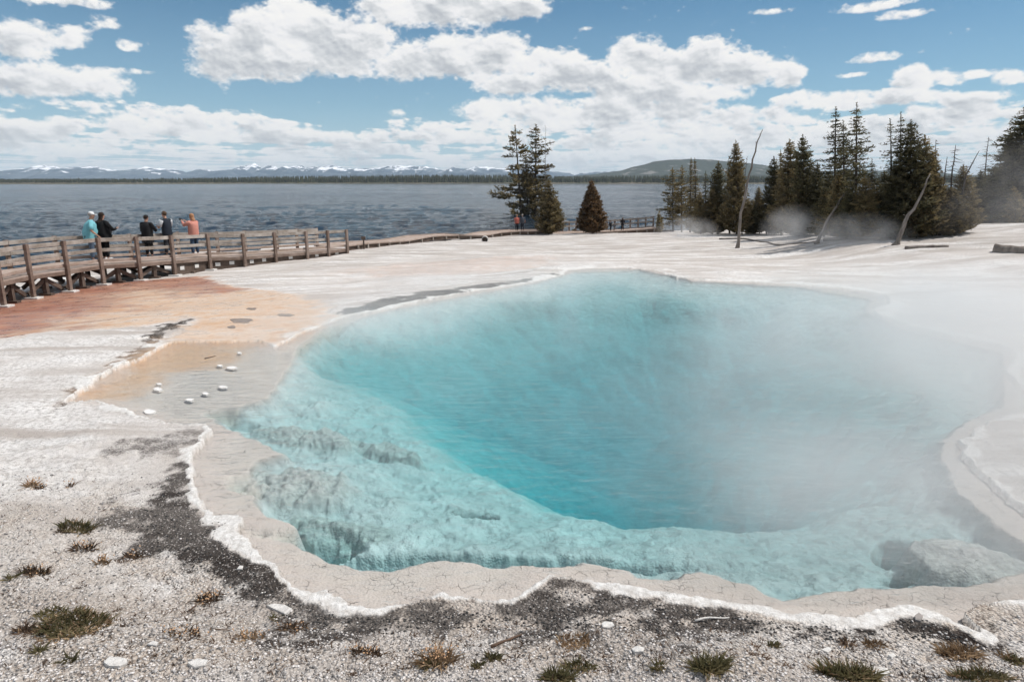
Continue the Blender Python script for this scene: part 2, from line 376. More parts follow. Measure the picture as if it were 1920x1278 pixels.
# ------------------------------------------------------------------ terrain mesh
def build_terrain():
    th_in = np.linspace(R(-42), R(42), 860)
    side = np.concatenate([R(42) + np.cumsum(np.linspace(0.0018, 0.12, 80))])
    side = side[side < math.pi]
    th = np.concatenate([-side[::-1], th_in, side])
    r = [0.4]
    while r[-1] < 150:
        x = r[-1]; r.append(x * (1.06 if x < 3.0 else (1.0036 if x < 30 else 1.012)))
    r = np.array(r)
    T, RR = np.meshgrid(th, r)
    X = np.sin(T) * RR; Y = np.cos(T) * RR
    Z = base_h(X, Y)
    x, y = X.ravel(), Y.ravel(); z = Z.ravel()
    rr = RR.ravel()
    near = (rr < 34) & (y > 2.5)
    xi, yi = x[near], y[near]; rn = rr[near]
    wob = (fbm(xi * 5, yi * 5, 4, 2) - .5) * (0.07 + 0.006 * rn) + (fbm(xi * 17, yi * 17, 3, 5) - .5) * 0.05
    dc = sdf(xi, yi, COASTW) + wob
    ds = sdf(xi, yi, SHELFW) + (fbm(xi * 6, yi * 6, 4, 12) - .5) * 0.12
    dh = sdf(xi, yi, HOLEW) + (fbm(xi * 1.5, yi * 1.5, 4, 22) - .5) * 0.5
    fl = sdf(xi, yi, FLOW) + (fbm(xi * 2, yi * 2, 4, 32) - .5) * 0.9 + (fbm(xi * 7, yi * 7, 4, 33) - .5) * .5
    far = np.full(len(x), 50.0)
    DC, DS, DH, FL = far.copy(), far.copy(), far.copy(), far.copy()
    DC[near] = dc; DS[near] = ds; DH[near] = dh; FL[near] = fl
    inflow = sm(0.1, -0.5, FL)
    # crust lip
    cw = (0.020 + 0.009 * rr) * (0.15 + 2.3 * sm(.30, .75, fbm(x * 1.7, y * 1.7, 4, 71)))
    mouth = far.copy(); mouth[near] = sdf(xi, yi, MOUTH); mouth = sm(.25, -.25, mouth + (fbm(x * 2, y * 2, 3, 76) - .5) * .4)
    crust = sm(-0.02, 0.02, DC) * sm(cw * 1.25, cw * 0.75, DC) * (1 - inflow) * (1 - mouth)
    crust_h = crust * 0.013 * (0.3 + 0.9 * fbm(x * 12, y * 12, 3, 73) + .5 * fbm(x * 33, y * 33, 2, 74)) * sm(26, 12, rr)
    out = sm(-0.05, 0.12, DC)
    # land relief
    lump = (fbm(x * .5, y * .5, 4, 81) - .5) * 0.16 + (fbm(x * 2.5, y * 2.5, 4, 83) - .5) * 0.05
    lump += (fbm(x * 14, y * 14, 4, 85) - .5) * 0.035 * sm(16, 6, rr)
    lump += (fbm(x * 45, y * 45, 2, 87) - .5) * 0.018 * sm(9, 5, rr)
    amp = sm(0.0, 1.0, DC)
    z = np.where(DC > 0, np.maximum(z, -9) + lump * (0.25 + .75 * amp) * (1 - .85 * inflow), z)
    z = np.where((DC > 0) & (DC < 1.2) & (FL > 0), np.maximum(z, 0.012 + 0.035 * sm(0, .5, DC)), z)
    # steps of old shoreline on the far right bank
    # pool
    inside = DC < 0
    shelf_z = -0.010 - 0.035 * sm(0, -0.5, DC) + (fbm(x * 8, y * 8, 3, 91) - .5) * 0.008
    t = np.clip(-DS / (-DS + np.clip(DH, 0.02, None)), 0, 1)
    rough = (fbm(x * 1.3, y * 1.3, 5, 95) - .5) * 0.30 + (fbm(x * 4.2, y * 4.2, 4, 97) - .5) * 0.16 + (1 - np.abs(2 * fbm(x * 9, y * 9, 3, 98) - 1) - .7) * 0.06
    side_l = sm(0.5, -3.5, x)       # the lumpy left side
    farside = sm(9.5, 13.5, y)
    drop_z = (-0.20 * sm(0, -0.22, DS) - 0.42 * t * sm(0, -.5, DS)) * (1 - .7 * farside) + rough * (0.45 + 0.55 * side_l) * sm(0, -0.6, DS) * (1 - .8 * farside)
    drop_z = drop_z - .18 * farside * sm(0, -3, DS)
    drop_z = drop_z * (1 - .0 * DH) if False else drop_z; rough_fade = sm(.3, -.8, DH); drop_z = drop_z * (1 - rough_fade) + rough_fade * (-.55 + .25 * rough)
    hole_z = -2.5 * sm(0.55, -2.5 - 2.6 * farside, DH)
    pool = np.where(DS < 0, shelf_z + drop_z + hole_z, shelf_z)
    def blob(u, v, zz, rx, ry, rot=0.0):
        bx, by = unproj(u, v, zz); c, s_ = math.cos(rot), math.sin(rot)
        dx, dy = x - bx, y - by; a = (dx * c + dy * s_) / rx; b = (-dx * s_ + dy * c) / ry
        q = np.sqrt(a * a + b * b) + (fbm(x * 3, y * 3, 4, 101) - .5) * 0.5 + (fbm(x * 11, y * 11, 3, 103) - .5) * 0.2
        return q
    rk = (fbm(x * 7, y * 7, 4, 105) - .5) * 0.16 + (fbm(x * 22, y * 22, 3, 107) - .5) * 0.06
    rock = np.zeros(len(x))
    def trench(q, depth):
        nonlocal pool
        m = sm(1.1, 0.5, q); pool = np.where(inside, pool - depth * m, pool)
    def mound(q, top, k=1.0):
        nonlocal pool, rock
        m = sm(1.08, 0.72, q)
        tgt = np.maximum(pool, top + rk * k - 0.10 * q)
        pool = np.where(inside & (m > 0), pool * (1 - m) + tgt * m, pool)
        rock = np.maximum(rock, m)
    trench(blob(500, 950, -.3, .50, .22, -.3), 0.30); trench(blob(590, 1025, -.4, .60, .24, -.35), 0.42); trench(blob(720, 850, -.4, .8, .16, -.3), .22); trench(blob(890, 972, -.5, .26, .10, 0), .28)
    trench(blob(430, 780, -.1, .35, .22, .1), .22); trench(blob(900, 1050, -.3, 2.2, .22, 0), .30)
    mound(blob(545, 905, -.12, .70, .56, .2), -0.07); mound(blob(600, 985, -.3, .42, .24, -.2), -.30); mound(blob(680, 1015, -.4, .40, .24, 0), -.42)
    mound(blob(570, 805, -.15, .9, .35, -.3), -.16); mound(blob(700, 830, -.3, .9, .22, -.35), -.30, 1.0)
    trench(blob(1705, 1060, -.4, .26, .38, .1), .75); trench(blob(1740, 1085, -.3, .40, .14, 0), .6)
    mound(blob(1815, 1040, -.06, .60, .40, -.2), -.015, .25); mound(blob(1905, 1075, -.1, .3, .2, 0), -.06, .5); mound(blob(1870, 960, -.2, .5, .4, -.6), -.14, .7)
    z = np.where(inside, pool, z) + np.where(DC > 0, crust_h, 0)
    # soften the lip between land and pool
    V = np.stack([x, y, z], 1)
    nr, nth = X.shape
    i = np.arange(nr - 1)[:, None] * nth + np.arange(nth - 1)[None, :]
    Fq = np.stack([i, i + nth, i + nth + 1, i + 1], -1).reshape(-1, 4)
    last = np.arange(nr - 1) * nth
    Fw = np.stack([last + nth - 1, last + 2 * nth - 1, last + nth, last], -1)
    Fq = np.concatenate([Fq, Fw])
    o = mesh_np('ground', V, Fq, None, True)
    me = o.data
    nf = (fbm(x * 1.7, y * 1.7, 5, 111) - .5)
    nf2 = (fbm(x * 7, y * 7, 4, 113) - .5)
    def zone(P, soft, n1=.3, n2=.1):
        q = far.copy(); q[near] = sdf(xi, yi, P); q = q + nf * n1 + nf2 * n2
        return sm(soft, -soft, q)
    dark = np.maximum(zone(DARK, .45, 1.2, .9) * sm(cw * .8, cw * 1.2, DC), zone(DARK2, .4, 1.0, .8) * .5 * sm(cw * .8, cw * 1.2, DC))
    dark = np.maximum(dark, zone(DARK3, .25, .9, .7) * .85 * sm(0, .05, DC)); dark = np.maximum(dark, zone(DARK4, .25, .8, .4) * .6 * sm(cw * .6, cw, DC))
    red = far.copy(); red[near] = sdf(xi, yi, RED); redm = sm(2.4, -1.0, red + nf * 3.0) * inflow
    orange = np.maximum(inflow, zone(ORANGE, .45, .9, .3))
    pink = zone(PINK, 1.2, 3, 1)
    under = sm(0.0, -0.03, DC)
    deep = sm(0.0, -0.12, DS) * under
    coarse = sm(9.0, 4.8, rr + nf * 5)
    edge_lines = sm(-.03, .06, DC) * sm(.5, .1, DC)
    for nm, ch in (('zone_a', (dark, orange, redm, crust)), ('zone_b', (under, deep, np.maximum(rock * under, 0), coarse)), ('zone_c', (pink, inflow, np.clip((rr - 30) / 60, 0, 1), edge_lines))):
        a = me.attributes.new(nm, 'FLOAT_COLOR', 'POINT')
        a.data.foreach_set('color', np.stack(ch, 1).astype(np.float32).ravel())
    tag(o, kind='structure')
    return o

def ground_material():
    m, t, b = mat_new('sinter_ground'); L = t.links
    def att(nm):
        a = t.nodes.new('ShaderNodeAttribute'); a.attribute_name = nm; s = t.nodes.new('ShaderNodeSeparateColor'); L.new(a.outputs['Color'], s.inputs[0])
        return s.outputs[0], s.outputs[1], s.outputs[2], a.outputs['Alpha']
    dark, orange, red, crust = att('zone_a'); under, deep, rock, coarse = att('zone_b'); pink, inflow, farm, edge = att('zone_c')
    co = coords(t, 'Object')
    nbig = noise_node(t, co, .35, 5, .6)[0]; nmid = noise_node(t, co, 2.2, 6, .65)[0]; nfine = noise_node(t, co, 16, 6, .7)[0]; ngrit = noise_node(t, co, 55, 4, .75)[0]
    streak = noise_node(t, scaled(t, co, (.12, .9, 1), (0, 0, .12)), 1.6, 7, .62, .6)[0]
    vor = noise_node(t, co, 42, kind='v')
    vor2 = noise_node(t, co, 95, kind='v')
    # dry white sinter
    white = mixc(t, ramp(t, nmid, [(.32, 0), (.68, 1)]), (.81, .79, .77), (.64, .615, .595))
    white = mixc(t, ramp(t, nfine, [(.38, .9), (.52, 0)]), white, (.36, .335, .315))
    white = mixc(t, ramp(t, streak, [(.47, 0), (.62, .95)]), white, (.45, .40, .365))
    white = mixc(t, mth(t, 'MULTIPLY', ramp(t, nbig, [(.45, 0), (.60, .8)]), 1.0), white, (.54, .495, .46))
    white = mixc(t, mth(t, 'MULTIPLY', pink, ramp(t, nmid, [(.35, .25), (.6, .8)])), white, (.56, .43, .36))
    # coarse white chips with dark gaps close by
    chips = mixc(t, ramp(t, vor[0], [(.02, 0), (.55, 1)]), (.88, .82, .755), (.52, .445, .38))
    cellv = t.nodes.new('ShaderNodeSeparateColor'); L.new(vor[1], cellv.inputs[0])
    chips = mixc(t, ramp(t, cellv.outputs[0], [(.70, 0), (.93, .9)]), chips, (.28, .22, .18))
    chips = mixc(t, ramp(t, ngrit, [(.36, .9), (.47, 0)]), chips, (.10, .078, .062))
    patch = ramp(t, nmid, [(.38, .25), (.58, 1)])
    land = mixc(t, mth(t, 'MULTIPLY', coarse, patch), white, chips)
    # black gravel
    cell2 = t.nodes.new('ShaderNodeSeparateColor'); L.new(vor2[1], cell2.inputs[0])
    blk = mixc(t, ramp(t, cell2.outputs[1], [(.88, 0), (.94, .9)]), (.022, .017, .015), (.50, .46, .43))
    blk = mixc(t, ramp(t, nfine, [(.40, .0), (.75, .7)]), blk, (.065, .05, .042))
    dm = mth(t, 'MULTIPLY', dark, 1.0)
    thr = mth(t, 'SUBTRACT', mth(t, 'MULTIPLY', dm, 1.5), mth(t, 'ADD', mth(t, 'MULTIPLY', ngrit, 1.1), mth(t, 'MULTIPLY', nfine, .8)))
    dmask = ramp(t, mth(t, 'ADD', thr, .66, clamp=True), [(.08, 0), (.60, 1)])
    land = mixc(t, dmask, land, blk)
    # orange and rust mats of the outflow
    org = mixc(t, ramp(t, streak, [(.35, 0), (.65, 1)]), (.55, .36, .22), (.62, .49, .385))
    org = mixc(t, ramp(t, nmid, [(.50, 0), (.64, .75)]), org, (.50, .30, .17))
    org = mixc(t, ramp(t, nfine, [(.30, .5), (.44, 0)]), org, (.22, .15, .12))
    redc = mixc(t, ramp(t, nmid, [(.35, 0), (.65, 1)]), (.17, .036, .018), (.34, .125, .070))
    redc = mixc(t, ramp(t, ngrit, [(.62, 0), (.72, .6)]), redc, (.62, .50, .44))
    org = mixc(t, mth(t, 'MULTIPLY', red, ramp(t, streak, [(.35, 1), (.75, .55)])), org, redc)
    land = mixc(t, mth(t, 'MULTIPLY', orange, ramp(t, nmid, [(.2, 1), (.8, .9)])), land, org)
    # submerged shelf: smooth beige with hairline cracks
    wv = noise_node(t, co, 6, 3, .6)
    cv = t.nodes.new('ShaderNodeVectorMath'); cv.operation = 'MULTIPLY_ADD'; L.new(wv[1], cv.inputs[0]); cv.inputs[1].default_value = (.12, .12, .12); L.new(co, cv.inputs[2])
    ck = noise_node(t, cv.outputs[0], 11.0, kind='v', feature='DISTANCE_TO_EDGE')[0]
    gate = ramp(t, noise_node(t, co, 5.5, 3, .6)[0], [(.50, 0), (.62, 1)])
    crack = mth(t, 'MULTIPLY', ramp(t, ck, [(.0, 1), (.022, 0)]), gate)
    shelf = mixc(t, ramp(t, nmid, [(.3, 0), (.7, 1)]), (.60, .54, .50), (.52, .465, .43))
    shelf = mixc(t, mth(t, 'MULTIPLY', crack, .75), shelf, (.20, .17, .155))
    shelf = mixc(t, mth(t, 'MULTIPLY', orange, ramp(t, nmid, [(.3, .95), (.7, .7)])), shelf, (.60, .36, .20))
    bed = mixc(t, ramp(t, nmid, [(.30, 0), (.72, 1)]), (.64, .655, .66), (.42, .445, .45))
    rkc = mixc(t, ramp(t, nfine, [(.35, 1), (.60, 0)]), (.50, .52, .50), (.20, .22, .215))
    bed = mixc(t, mth(t, 'MULTIPLY', rock, .8), bed, rkc)
    bed = mixc(t, ramp(t, noise_node(t, co, 4.5, 5, .65)[0], [(.30, .45), (.52, 0)]), bed, (.34, .37, .38))
    shelf = mixc(t, deep, shelf, bed)
    farbank = mth(t, 'MULTIPLY', ramp(t, farm, [(0.0, .35), (.15, 1)]), ramp(t, streak, [(.37, 0), (.58, .8)]))
    land = mixc(t, mth(t, 'MULTIPLY', farbank, mth(t, 'SUBTRACT', 1.0, inflow)), land, (.36, .325, .295))
    colr = mixc(t, under, land, shelf)
    colr = mixc(t, mth(t, 'MULTIPLY', crust, mth(t, 'SUBTRACT', 1.0, under)), colr, mixc(t, ramp(t, nfine, [(.35, 0), (.6, 1)]), (.52, .49, .46), (.77, .755, .735)))
    L.new(colr, b.inputs['Base Color'])
    rgh = mth(t, 'SUBTRACT', .92, mth(t, 'MULTIPLY', mth(t, 'MULTIPLY', inflow, ramp(t, nmid, [(.35, 1), (.62, .35)])), .74))
    L.new(rgh, b.inputs['Roughness']); L.new(mth(t, 'ADD', .08, mth(t, 'MULTIPLY', inflow, .10)), b.inputs['Specular IOR Level'])
    h = mth(t, 'ADD', mth(t, 'MULTIPLY', nfine, .6), mth(t, 'MULTIPLY', ngrit, .4))
    h = mth(t, 'SUBTRACT', h, mth(t, 'MULTIPLY', mth(t, 'MULTIPLY', vor[0], mth(t, 'MULTIPLY', coarse, mth(t, 'SUBTRACT', 1.0, crust))), 1.0))
    h = mth(t, 'MULTIPLY', h, mth(t, 'SUBTRACT', 1.0, mth(t, 'MULTIPLY', inflow, .9)))
    h = mth(t, 'MULTIPLY', h, mth(t, 'SUBTRACT', 1.0, mth(t, 'MULTIPLY', mth(t, 'SUBTRACT', under, deep), .85)))
    h = mth(t, 'MULTIPLY', h, mth(t, 'SUBTRACT', 1.0, mth(t, 'MULTIPLY', deep, .72)))
    lmp = noise_node(t, co, 4.0, 2, .45)[0]
    h = mth(t, 'ADD', h, mth(t, 'MULTIPLY', mth(t, 'MULTIPLY', lmp, deep), 3.2))
    h = mth(t, 'SUBTRACT', h, mth(t, 'MULTIPLY', mth(t, 'MULTIPLY', crack, under), .4))
    zz = sepx(t, co)[2]; calm = ramp(t, mth(t, 'MULTIPLY', zz, -.5), [(.30, 1), (.62, .12)])
    h = mth(t, 'MULTIPLY', h, calm)
    L.new(bump(t, h, .9, .035), b.inputs['Normal'])
    return m
ground = build_terrain(); ground.data.materials.append(ground_material())
_GZ = None
def ground_z(x, y):
    """height of the finished terrain under a point"""
    global _GZ
    if _GZ is None:
        bpy.context.view_layer.update()
        from mathutils.bvhtree import BVHTree
        me = ground.data; co = np.empty(len(me.vertices) * 3, np.float32); me.vertices.foreach_get('co', co)
        _GZ = ground
    ok, loc, nor, idx = ground.ray_cast(Vector((x, y, 50)), Vector((0, 0, -1)))
    return loc.z if ok else -3.0
def spot(u, v):
    """point of the finished ground under a pixel of the photograph"""
    d = Vector(ray(u, v)).normalized()
    ok, loc, nor, idx = ground.ray_cast(Vector((0, 0, CZ)), d)
    return Vector(loc) if ok else Vector((*on_land(u, v), 0))

# ------------------------------------------------------------------ pool water: closed body, clear surface, absorbing volume
def offset_poly(P, d):
    n = len(P); out = []
    A = 0.5 * sum(P[i][0] * P[(i + 1) % n][1] - P[(i + 1) % n][0] * P[i][1] for i in range(n))
    s = 1 if A > 0 else -1
    for i in range(n):
        a = Vector(P[i - 1]); b = Vector(P[i]); c = Vector(P[(i + 1) % n])
        n1 = Vector(((b - a).y, -(b - a).x)).normalized() * s; n2 = Vector(((c - b).y, -(c - b).x)).normalized() * s
        m = (n1 + n2); m = m.normalized() if m.length > .1 else n1
        out.append((b + m * d))
    return out
def water_surface_mat(name, rough=.02, tint=(1, 1, 1), absorb=None, waves=()):
    m = bpy.data.materials.new(name); m.use_nodes = True; t = m.node_tree; t.nodes.clear(); L = t.links
    out = N(t, 'ShaderNodeOutputMaterial'); co = coords(t)
    nrm = None
    for (sc, mp, st, ds) in waves:
        n = noise_node(t, scaled(t, co, mp), sc, 3, .55)[0]; nrm = bump(t, n, st, ds, nrm)
    fr = N(t, 'ShaderNodeFresnel'); fr.inputs[0].default_value = 1.33
    gl = N(t, 'ShaderNodeBsdfGlossy'); gl.inputs['Roughness'].default_value = rough
    tr = N(t, 'ShaderNodeBsdfTransparent'); tr.inputs[0].default_value = (1, 1, 1, 1)
    if nrm is not None: L.new(nrm, gl.inputs['Normal']); L.new(nrm, fr.inputs['Normal'])
    mx = N(t, 'ShaderNodeMixShader'); L.new(fr.outputs[0], mx.inputs[0]); L.new(tr.outputs[0], mx.inputs[1]); L.new(gl.outputs[0], mx.inputs[2]); L.new(mx.outputs[0], out.inputs[0])
    if absorb:
        va = N(t, 'ShaderNodeVolumeAbsorption'); k = max(absorb)
        va.inputs['Color'].default_value = (*[1 - a / k for a in absorb], 1); va.inputs['Density'].default_value = k
        L.new(va.outputs[0], out.inputs['Volume'])
    m.cycles.homogeneous_volume = True
    return m
wp = offset_poly([tuple(p) for p in COASTW], 0.14)
n = len(wp)
from mathutils.geometry import tessellate_polygon
tri = tessellate_polygon([[Vector((p.x, p.y, 0)) for p in wp]])
V = [(p.x, p.y, 0.0) for p in wp] + [(p.x, p.y, -6.5) for p in wp]
A2 = sum(wp[i].x * wp[(i + 1) % n].y - wp[(i + 1) % n].x * wp[i].y for i in range(n))
Fs = []
for a, b_, c in tri:
    cr = (wp[b_] - wp[a]).cross(wp[c] - wp[a])
    if cr < 0: a, b_ = b_, a
    Fs.append((a, b_, c)); Fs.append((b_ + n, a + n, c + n))
for i in range(n):
    j = (i + 1) % n
    Fs.append((i, i + n, j + n, j) if A2 > 0 else (j, j + n, i + n, i))
pool = mesh_np('pool_water', V, Fs, water_surface_mat('pool_water', .03, absorb=(.45, .096, .078), waves=((3.0, (1, 2.2, 1), .9, .05), (13, (1, 1.8, 1), .8, .012))))
tag(pool, kind='structure')

# ------------------------------------------------------------------ lake
LZ = -2.3
def lake():
    m, t, b = mat_new('lake_water'); L = t.links; co = coords(t)
    x, y, z = sepx(t, co); dist = mth(t, 'SQRT', mth(t, 'ADD', mth(t, 'MULTIPLY', x, x), mth(t, 'MULTIPLY', y, y)))
    n1 = noise_node(t, scaled(t, co, (.30, 1.0, 1)), .55, 5, .62)[0]
    n2 = noise_node(t, scaled(t, co, (.35, 1.0, 1)), 2.2, 4, .65)[0]
    n3 = noise_node(t, scaled(t, co, (.06, .5, 1)), .11, 6, .68)[0]
    n4 = noise_node(t, scaled(t, co, (.10, 1.0, 1)), .006, 4, .55)[0]
    b1 = bump(t, n3, .6, 4.0); b2 = bump(t, n1, .8, .8, b1); b3 = bump(t, n2, 1.0, .25, b2)
    L.new(b3, b.inputs['Normal'])
    col = mixc(t, ramp(t, n4, [(.35, 0), (.65, 1)]), (.004, .011, .020), (.009, .022, .038))
    L.new(col, b.inputs['Base Color']); b.inputs['Roughness'].default_value = .10; b.inputs['IOR'].default_value = 1.33; b.inputs['Specular IOR Level'].default_value = .22
    # chop close enough to be seen as waves is real relief; beyond, a plain sheet carries on to the horizon
    th = np.linspace(R(-43), R(43), 1250); th = np.concatenate([np.linspace(-math.pi, R(-43), 30)[:-1], th, np.linspace(R(43), math.pi, 30)[1:]])
    r = [34.0]
    while r[-1] < 1500: r.append(r[-1] + max(.45, r[-1] ** 2 / 7600))
    nr0 = len(r); r += [2000, 4000, 8000, 12500]; r = np.array(r)
    T_, RR = np.meshgrid(th, r); X = np.sin(T_) * RR; Y = np.cos(T_) * RR
    def wave(wx, wy, sd, rot):
        c, s_ = math.cos(rot), math.sin(rot); a = X * c + Y * s_; b = -X * s_ + Y * c
        q = vnoise(a / wx, b / wy, sd); return 1 - np.abs(2 * q - 1)
    gust = .35 + .9 * sm(.35, .65, fbm(X / 260, Y / 120, 3, 201))
    Zw = .16 * wave(1.3, .9, 211, .25) + .30 * wave(2.8, 1.8, 213, -.2) + .30 * wave(6, 3.6, 215, .1) + .45 * wave(19, 10, 217, -.1) * sm(60, 160, RR) + .9 * wave(45, 24, 219, .1) * sm(150, 400, RR) + 1.6 * wave(110, 60, 221, 0) * sm(350, 900, RR)
    inner = sm(34, 36, RR) * sm(1500, 1300, RR) * (np.abs(T_) < R(43))
    Z = LZ + (Zw - .55) * gust * inner * .62 - .12
    n_ = len(th); V = np.stack([X, Y, Z], -1).reshape(-1, 3)
    i_ = np.arange(len(r) - 1)[:, None] * n_ + np.arange(n_ - 1)[None, :]
    Fq = np.stack([i_, i_ + n_, i_ + n_ + 1, i_ + 1], -1).reshape(-1, 4)
    o = mesh_np('lake', V, Fq, m, True); tag(o, kind='structure'); return o
lake()

# ------------------------------------------------------------------ far shore, forest, hill, mountains
def skyline(pts, u):
    xs = [p[0] for p in pts]; ys = [p[1] for p in pts]; return np.interp(u, xs, ys)
def ridge_mesh(name, D, pts, depth, mat, u0, u1, n=900, rows=26, jag=0.0, seed=0, base_z=-3, relief=0.12):
    """a range whose crest follows the photographed skyline, standing D metres off, with a body behind and slopes in front"""
    u = np.linspace(u0, u1, n); top = skyline(pts, u)
    top = top + (fbm(u * .05, u * 0 + seed, 4, seed) - .5) * jag + (fbm(u * .18, u * 0 + seed, 3, seed + 5) - .5) * jag * .45
    h = np.array([z_at(v, D) for v in top]); X = (u - 960) / 1280 * D * cp
    V = []
    for j in range(rows + 5):
        if j <= rows:
            s = j / rows; yy = D - depth * (1 - s)
            f = s ** 1.25
            Xj = X * (yy / D) ** .3
            n_ = fbm(Xj / (depth * .22) + seed, np.full(n, yy) / (depth * .30), 5, seed + 11) - .5
            rdg = 1 - np.abs(2 * fbm(Xj / (depth * .13) + seed, np.full(n, yy) / (depth * .6), 4, seed + 17) - 1)
            amp = math.sin(math.pi * min(s, .999)) ** .6 * relief
            Z = base_z + (h - base_z) * np.clip(f + n_ * amp * 1.6 + (rdg - .75) * amp * 1.6, 0, 1.0) if 0 < j < rows else base_z + (h - base_z) * f
        else:
            s = (j - rows) / 5; yy = D + depth * .6 * s; Z = base_z + (h - base_z) * (1 - s) ** 1.2; Xj = X
        V.append(np.stack([Xj, np.full(n, yy), Z], 1))
    V = np.concatenate(V); R_ = rows + 5
    i = np.arange(R_ - 1)[:, None] * n + np.arange(n - 1)[None, :]
    Fq = np.stack([i, i + 1, i + n + 1, i + n], -1).reshape(-1, 4)
    o = mesh_np(name, V, Fq, mat, True); tag(o, kind='structure'); return o
MTN = [(-900,322),(-400,318),(-120,316),(0,319),(20,327),(45,319),(75,310),(100,311),(125,317),(150,313),(175,312),(200,318),(225,320),(255,315),(275,314),(300,316),(330,319),(350,323),(375,320),(400,321),(440,317),(455,313),(462,312),(470,310),(480,306),(492,314),(502,309),(515,313),
 (527,315),(537,310),(548,314),(568,311),(580,315),(600,313),(620,310),(635,311),(650,316),(690,317),(712,314),(735,310),(770,311),(800,312),(815,314),(835,319),(845,315),(870,317),(890,313),(915,314),(935,317),(950,316),(980,320),(1020,323),(1040,320),(1060,323),(1075,326),(1090,323),(1110,323),(1130,321),(1180,322),(1250,326),(1600,330),(2600,330)]
HILL = [(1040,331),(1080,330),(1110,327),(1140,323),(1165,320),(1185,313),(1205,309),(1225,303),(1250,300),(1290,298),(1330,299),(1355,302),(1400,306),(1440,311),(1480,318),(1530,322),(1580,318),(1640,320),(1700,318),(1760,324),(1820,328),(2000,326),(2400,322),(2900,326)]
def mtn_mat():
    m, t, b = mat_new('snowy_rock'); L = t.links; co = coords(t); x, y, z = sepx(t, co)
    n = noise_node(t, scaled(t, co, (1, .35, 2.2)), .010, 8, .68)[0]
    geo = t.nodes.new('ShaderNodeNewGeometry')
    hgt = mth(t, 'ADD', mth(t, 'DIVIDE', z, 150.0), mth(t, 'MULTIPLY', mth(t, 'SUBTRACT', n, .5), 3.0))
    snow = ramp(t, mth(t, 'SUBTRACT', hgt, .40), [(.40, 0), (.56, 1)])
    base = mixc(t, ramp(t, noise_node(t, co, .006, 6, .6)[0], [(.4, 0), (.6, 1)]), (.035, .070, .115), (.095, .135, .18))
    L.new(mixc(t, snow, base, (.80, .82, .86)), b.inputs['Base Color']); b.inputs['Roughness'].default_value = 1; b.inputs['Specular IOR Level'].default_value = 0
    return m
def hill_mat():
    m, t, b = mat_new('wooded_slope'); L = t.links; co = coords(t)
    n = noise_node(t, scaled(t, co, (1, .5, 2)), .012, 7, .62)[0]; f = noise_node(t, scaled(t, co, (1, .5, 3)), .12, 4, .7)[0]
    base = mixc(t, ramp(t, f, [(.35, 0), (.65, 1)]), (.030, .042, .040), (.075, .090, .078))
    L.new(mixc(t, ramp(t, n, [(.57, 0), (.63, .8)]), base, (.24, .23, .22)), b.inputs['Base Color']); b.inputs['Roughness'].default_value = 1; b.inputs['Specular IOR Level'].default_value = 0
    return m
ridge_mesh('mountains', 7000, MTN, 1500, mtn_mat(), -900, 2500, 1500, 26, 6.5, 3, -4, .30)
ridge_mesh('hill', 3600, HILL, 900, hill_mat(), 1040, 2800, 500, 22, 1.2, 8, -4, .10)
def shore():
    m = simple('shore_earth', (.075, .08, .055), (.16, .14, .11), .01, 1, 0, 0)
    k = 160; V = []; Fs = []
    us = np.linspace(-1000, 2900, k)
    for j, (D, z) in enumerate(((1380, -3.2), (1400, -1.4), (1430, .5), (1700, 3), (3000, 6), (7600, -4.2))):
        for i, u in enumerate(us):
            d = D + (120 * (fbm(np.array([u * .004]), np.array([0.5]), 3, 77)[0] - .5) if j < 4 else 0)
            V.append(((u - 960) / 1280 * d * cp, d, z))
    for j in range(5):
        for i in range(k - 1): Fs.append((j * k + i, j * k + i + 1, (j + 1) * k + i + 1, (j + 1) * k + i))
    o = mesh_np('far_shore', V, Fs, m, True); tag(o, kind='structure')
shore()
def forest():
    rng = np.random.RandomState(5); mats = simple('far_conifers', (.022, .028, .020), (.055, .058, .036), .02, 1, 0, 0)
    V = []; Fs = []; b = 0
    TOPS = [(-1000,336),(0,338),(150,336),(330,335),(520,331),(640,330),(760,328),(940,328),(1050,331),(1250,329),(1500,330),(1900,330),(2900,330)]
    nT = 9000
    u = rng.uniform(-950, 2850, nT); D = 1425 + rng.rand(nT) ** 1.5 * 420
    wob = 120 * (fbm(u * .004, np.full(nT, .5), 3, 77) - .5); D = D + wob
    X = (u - 960) / 1280 * D * cp
    tp = skyline(TOPS, u) + rng.normal(0, 1.1, nT) - 1.2
    H = np.array([z_at(v, d) for v, d in zip(tp, D)]); gz = np.interp(D - wob, [1400, 1430, 1700, 3000], [-1.4, .5, 3, 6])
    H = np.maximum(H - rng.rand(nT) ** 2 * 4, gz + 7)
    for i in range(nT):
        x, y, z0, z1 = X[i], D[i], gz[i] - .5, H[i]; w = rng.uniform(2.2, 4.2); a0 = rng.uniform(0, 6.28)
        for (za, zb, wa) in ((0, .62, 1.0), (.35, 1.0, .62)):
            ring = [(x + math.cos(a0 + a) * w * wa, y + math.sin(a0 + a) * w * wa, z0 + (z1 - z0) * za) for a in (0, 2.09, 4.19)]
            V += ring + [(x, y, z0 + (z1 - z0) * zb)]
            Fs += [(b, b + 1, b + 3), (b + 1, b + 2, b + 3), (b + 2, b, b + 3)]; b += 4
    o = mesh_np('far_forest', V, np.array(Fs), mats)
    tag(o, 'dark band of conifer forest along the far shore of the lake', 'forest', kind='stuff')
forest()

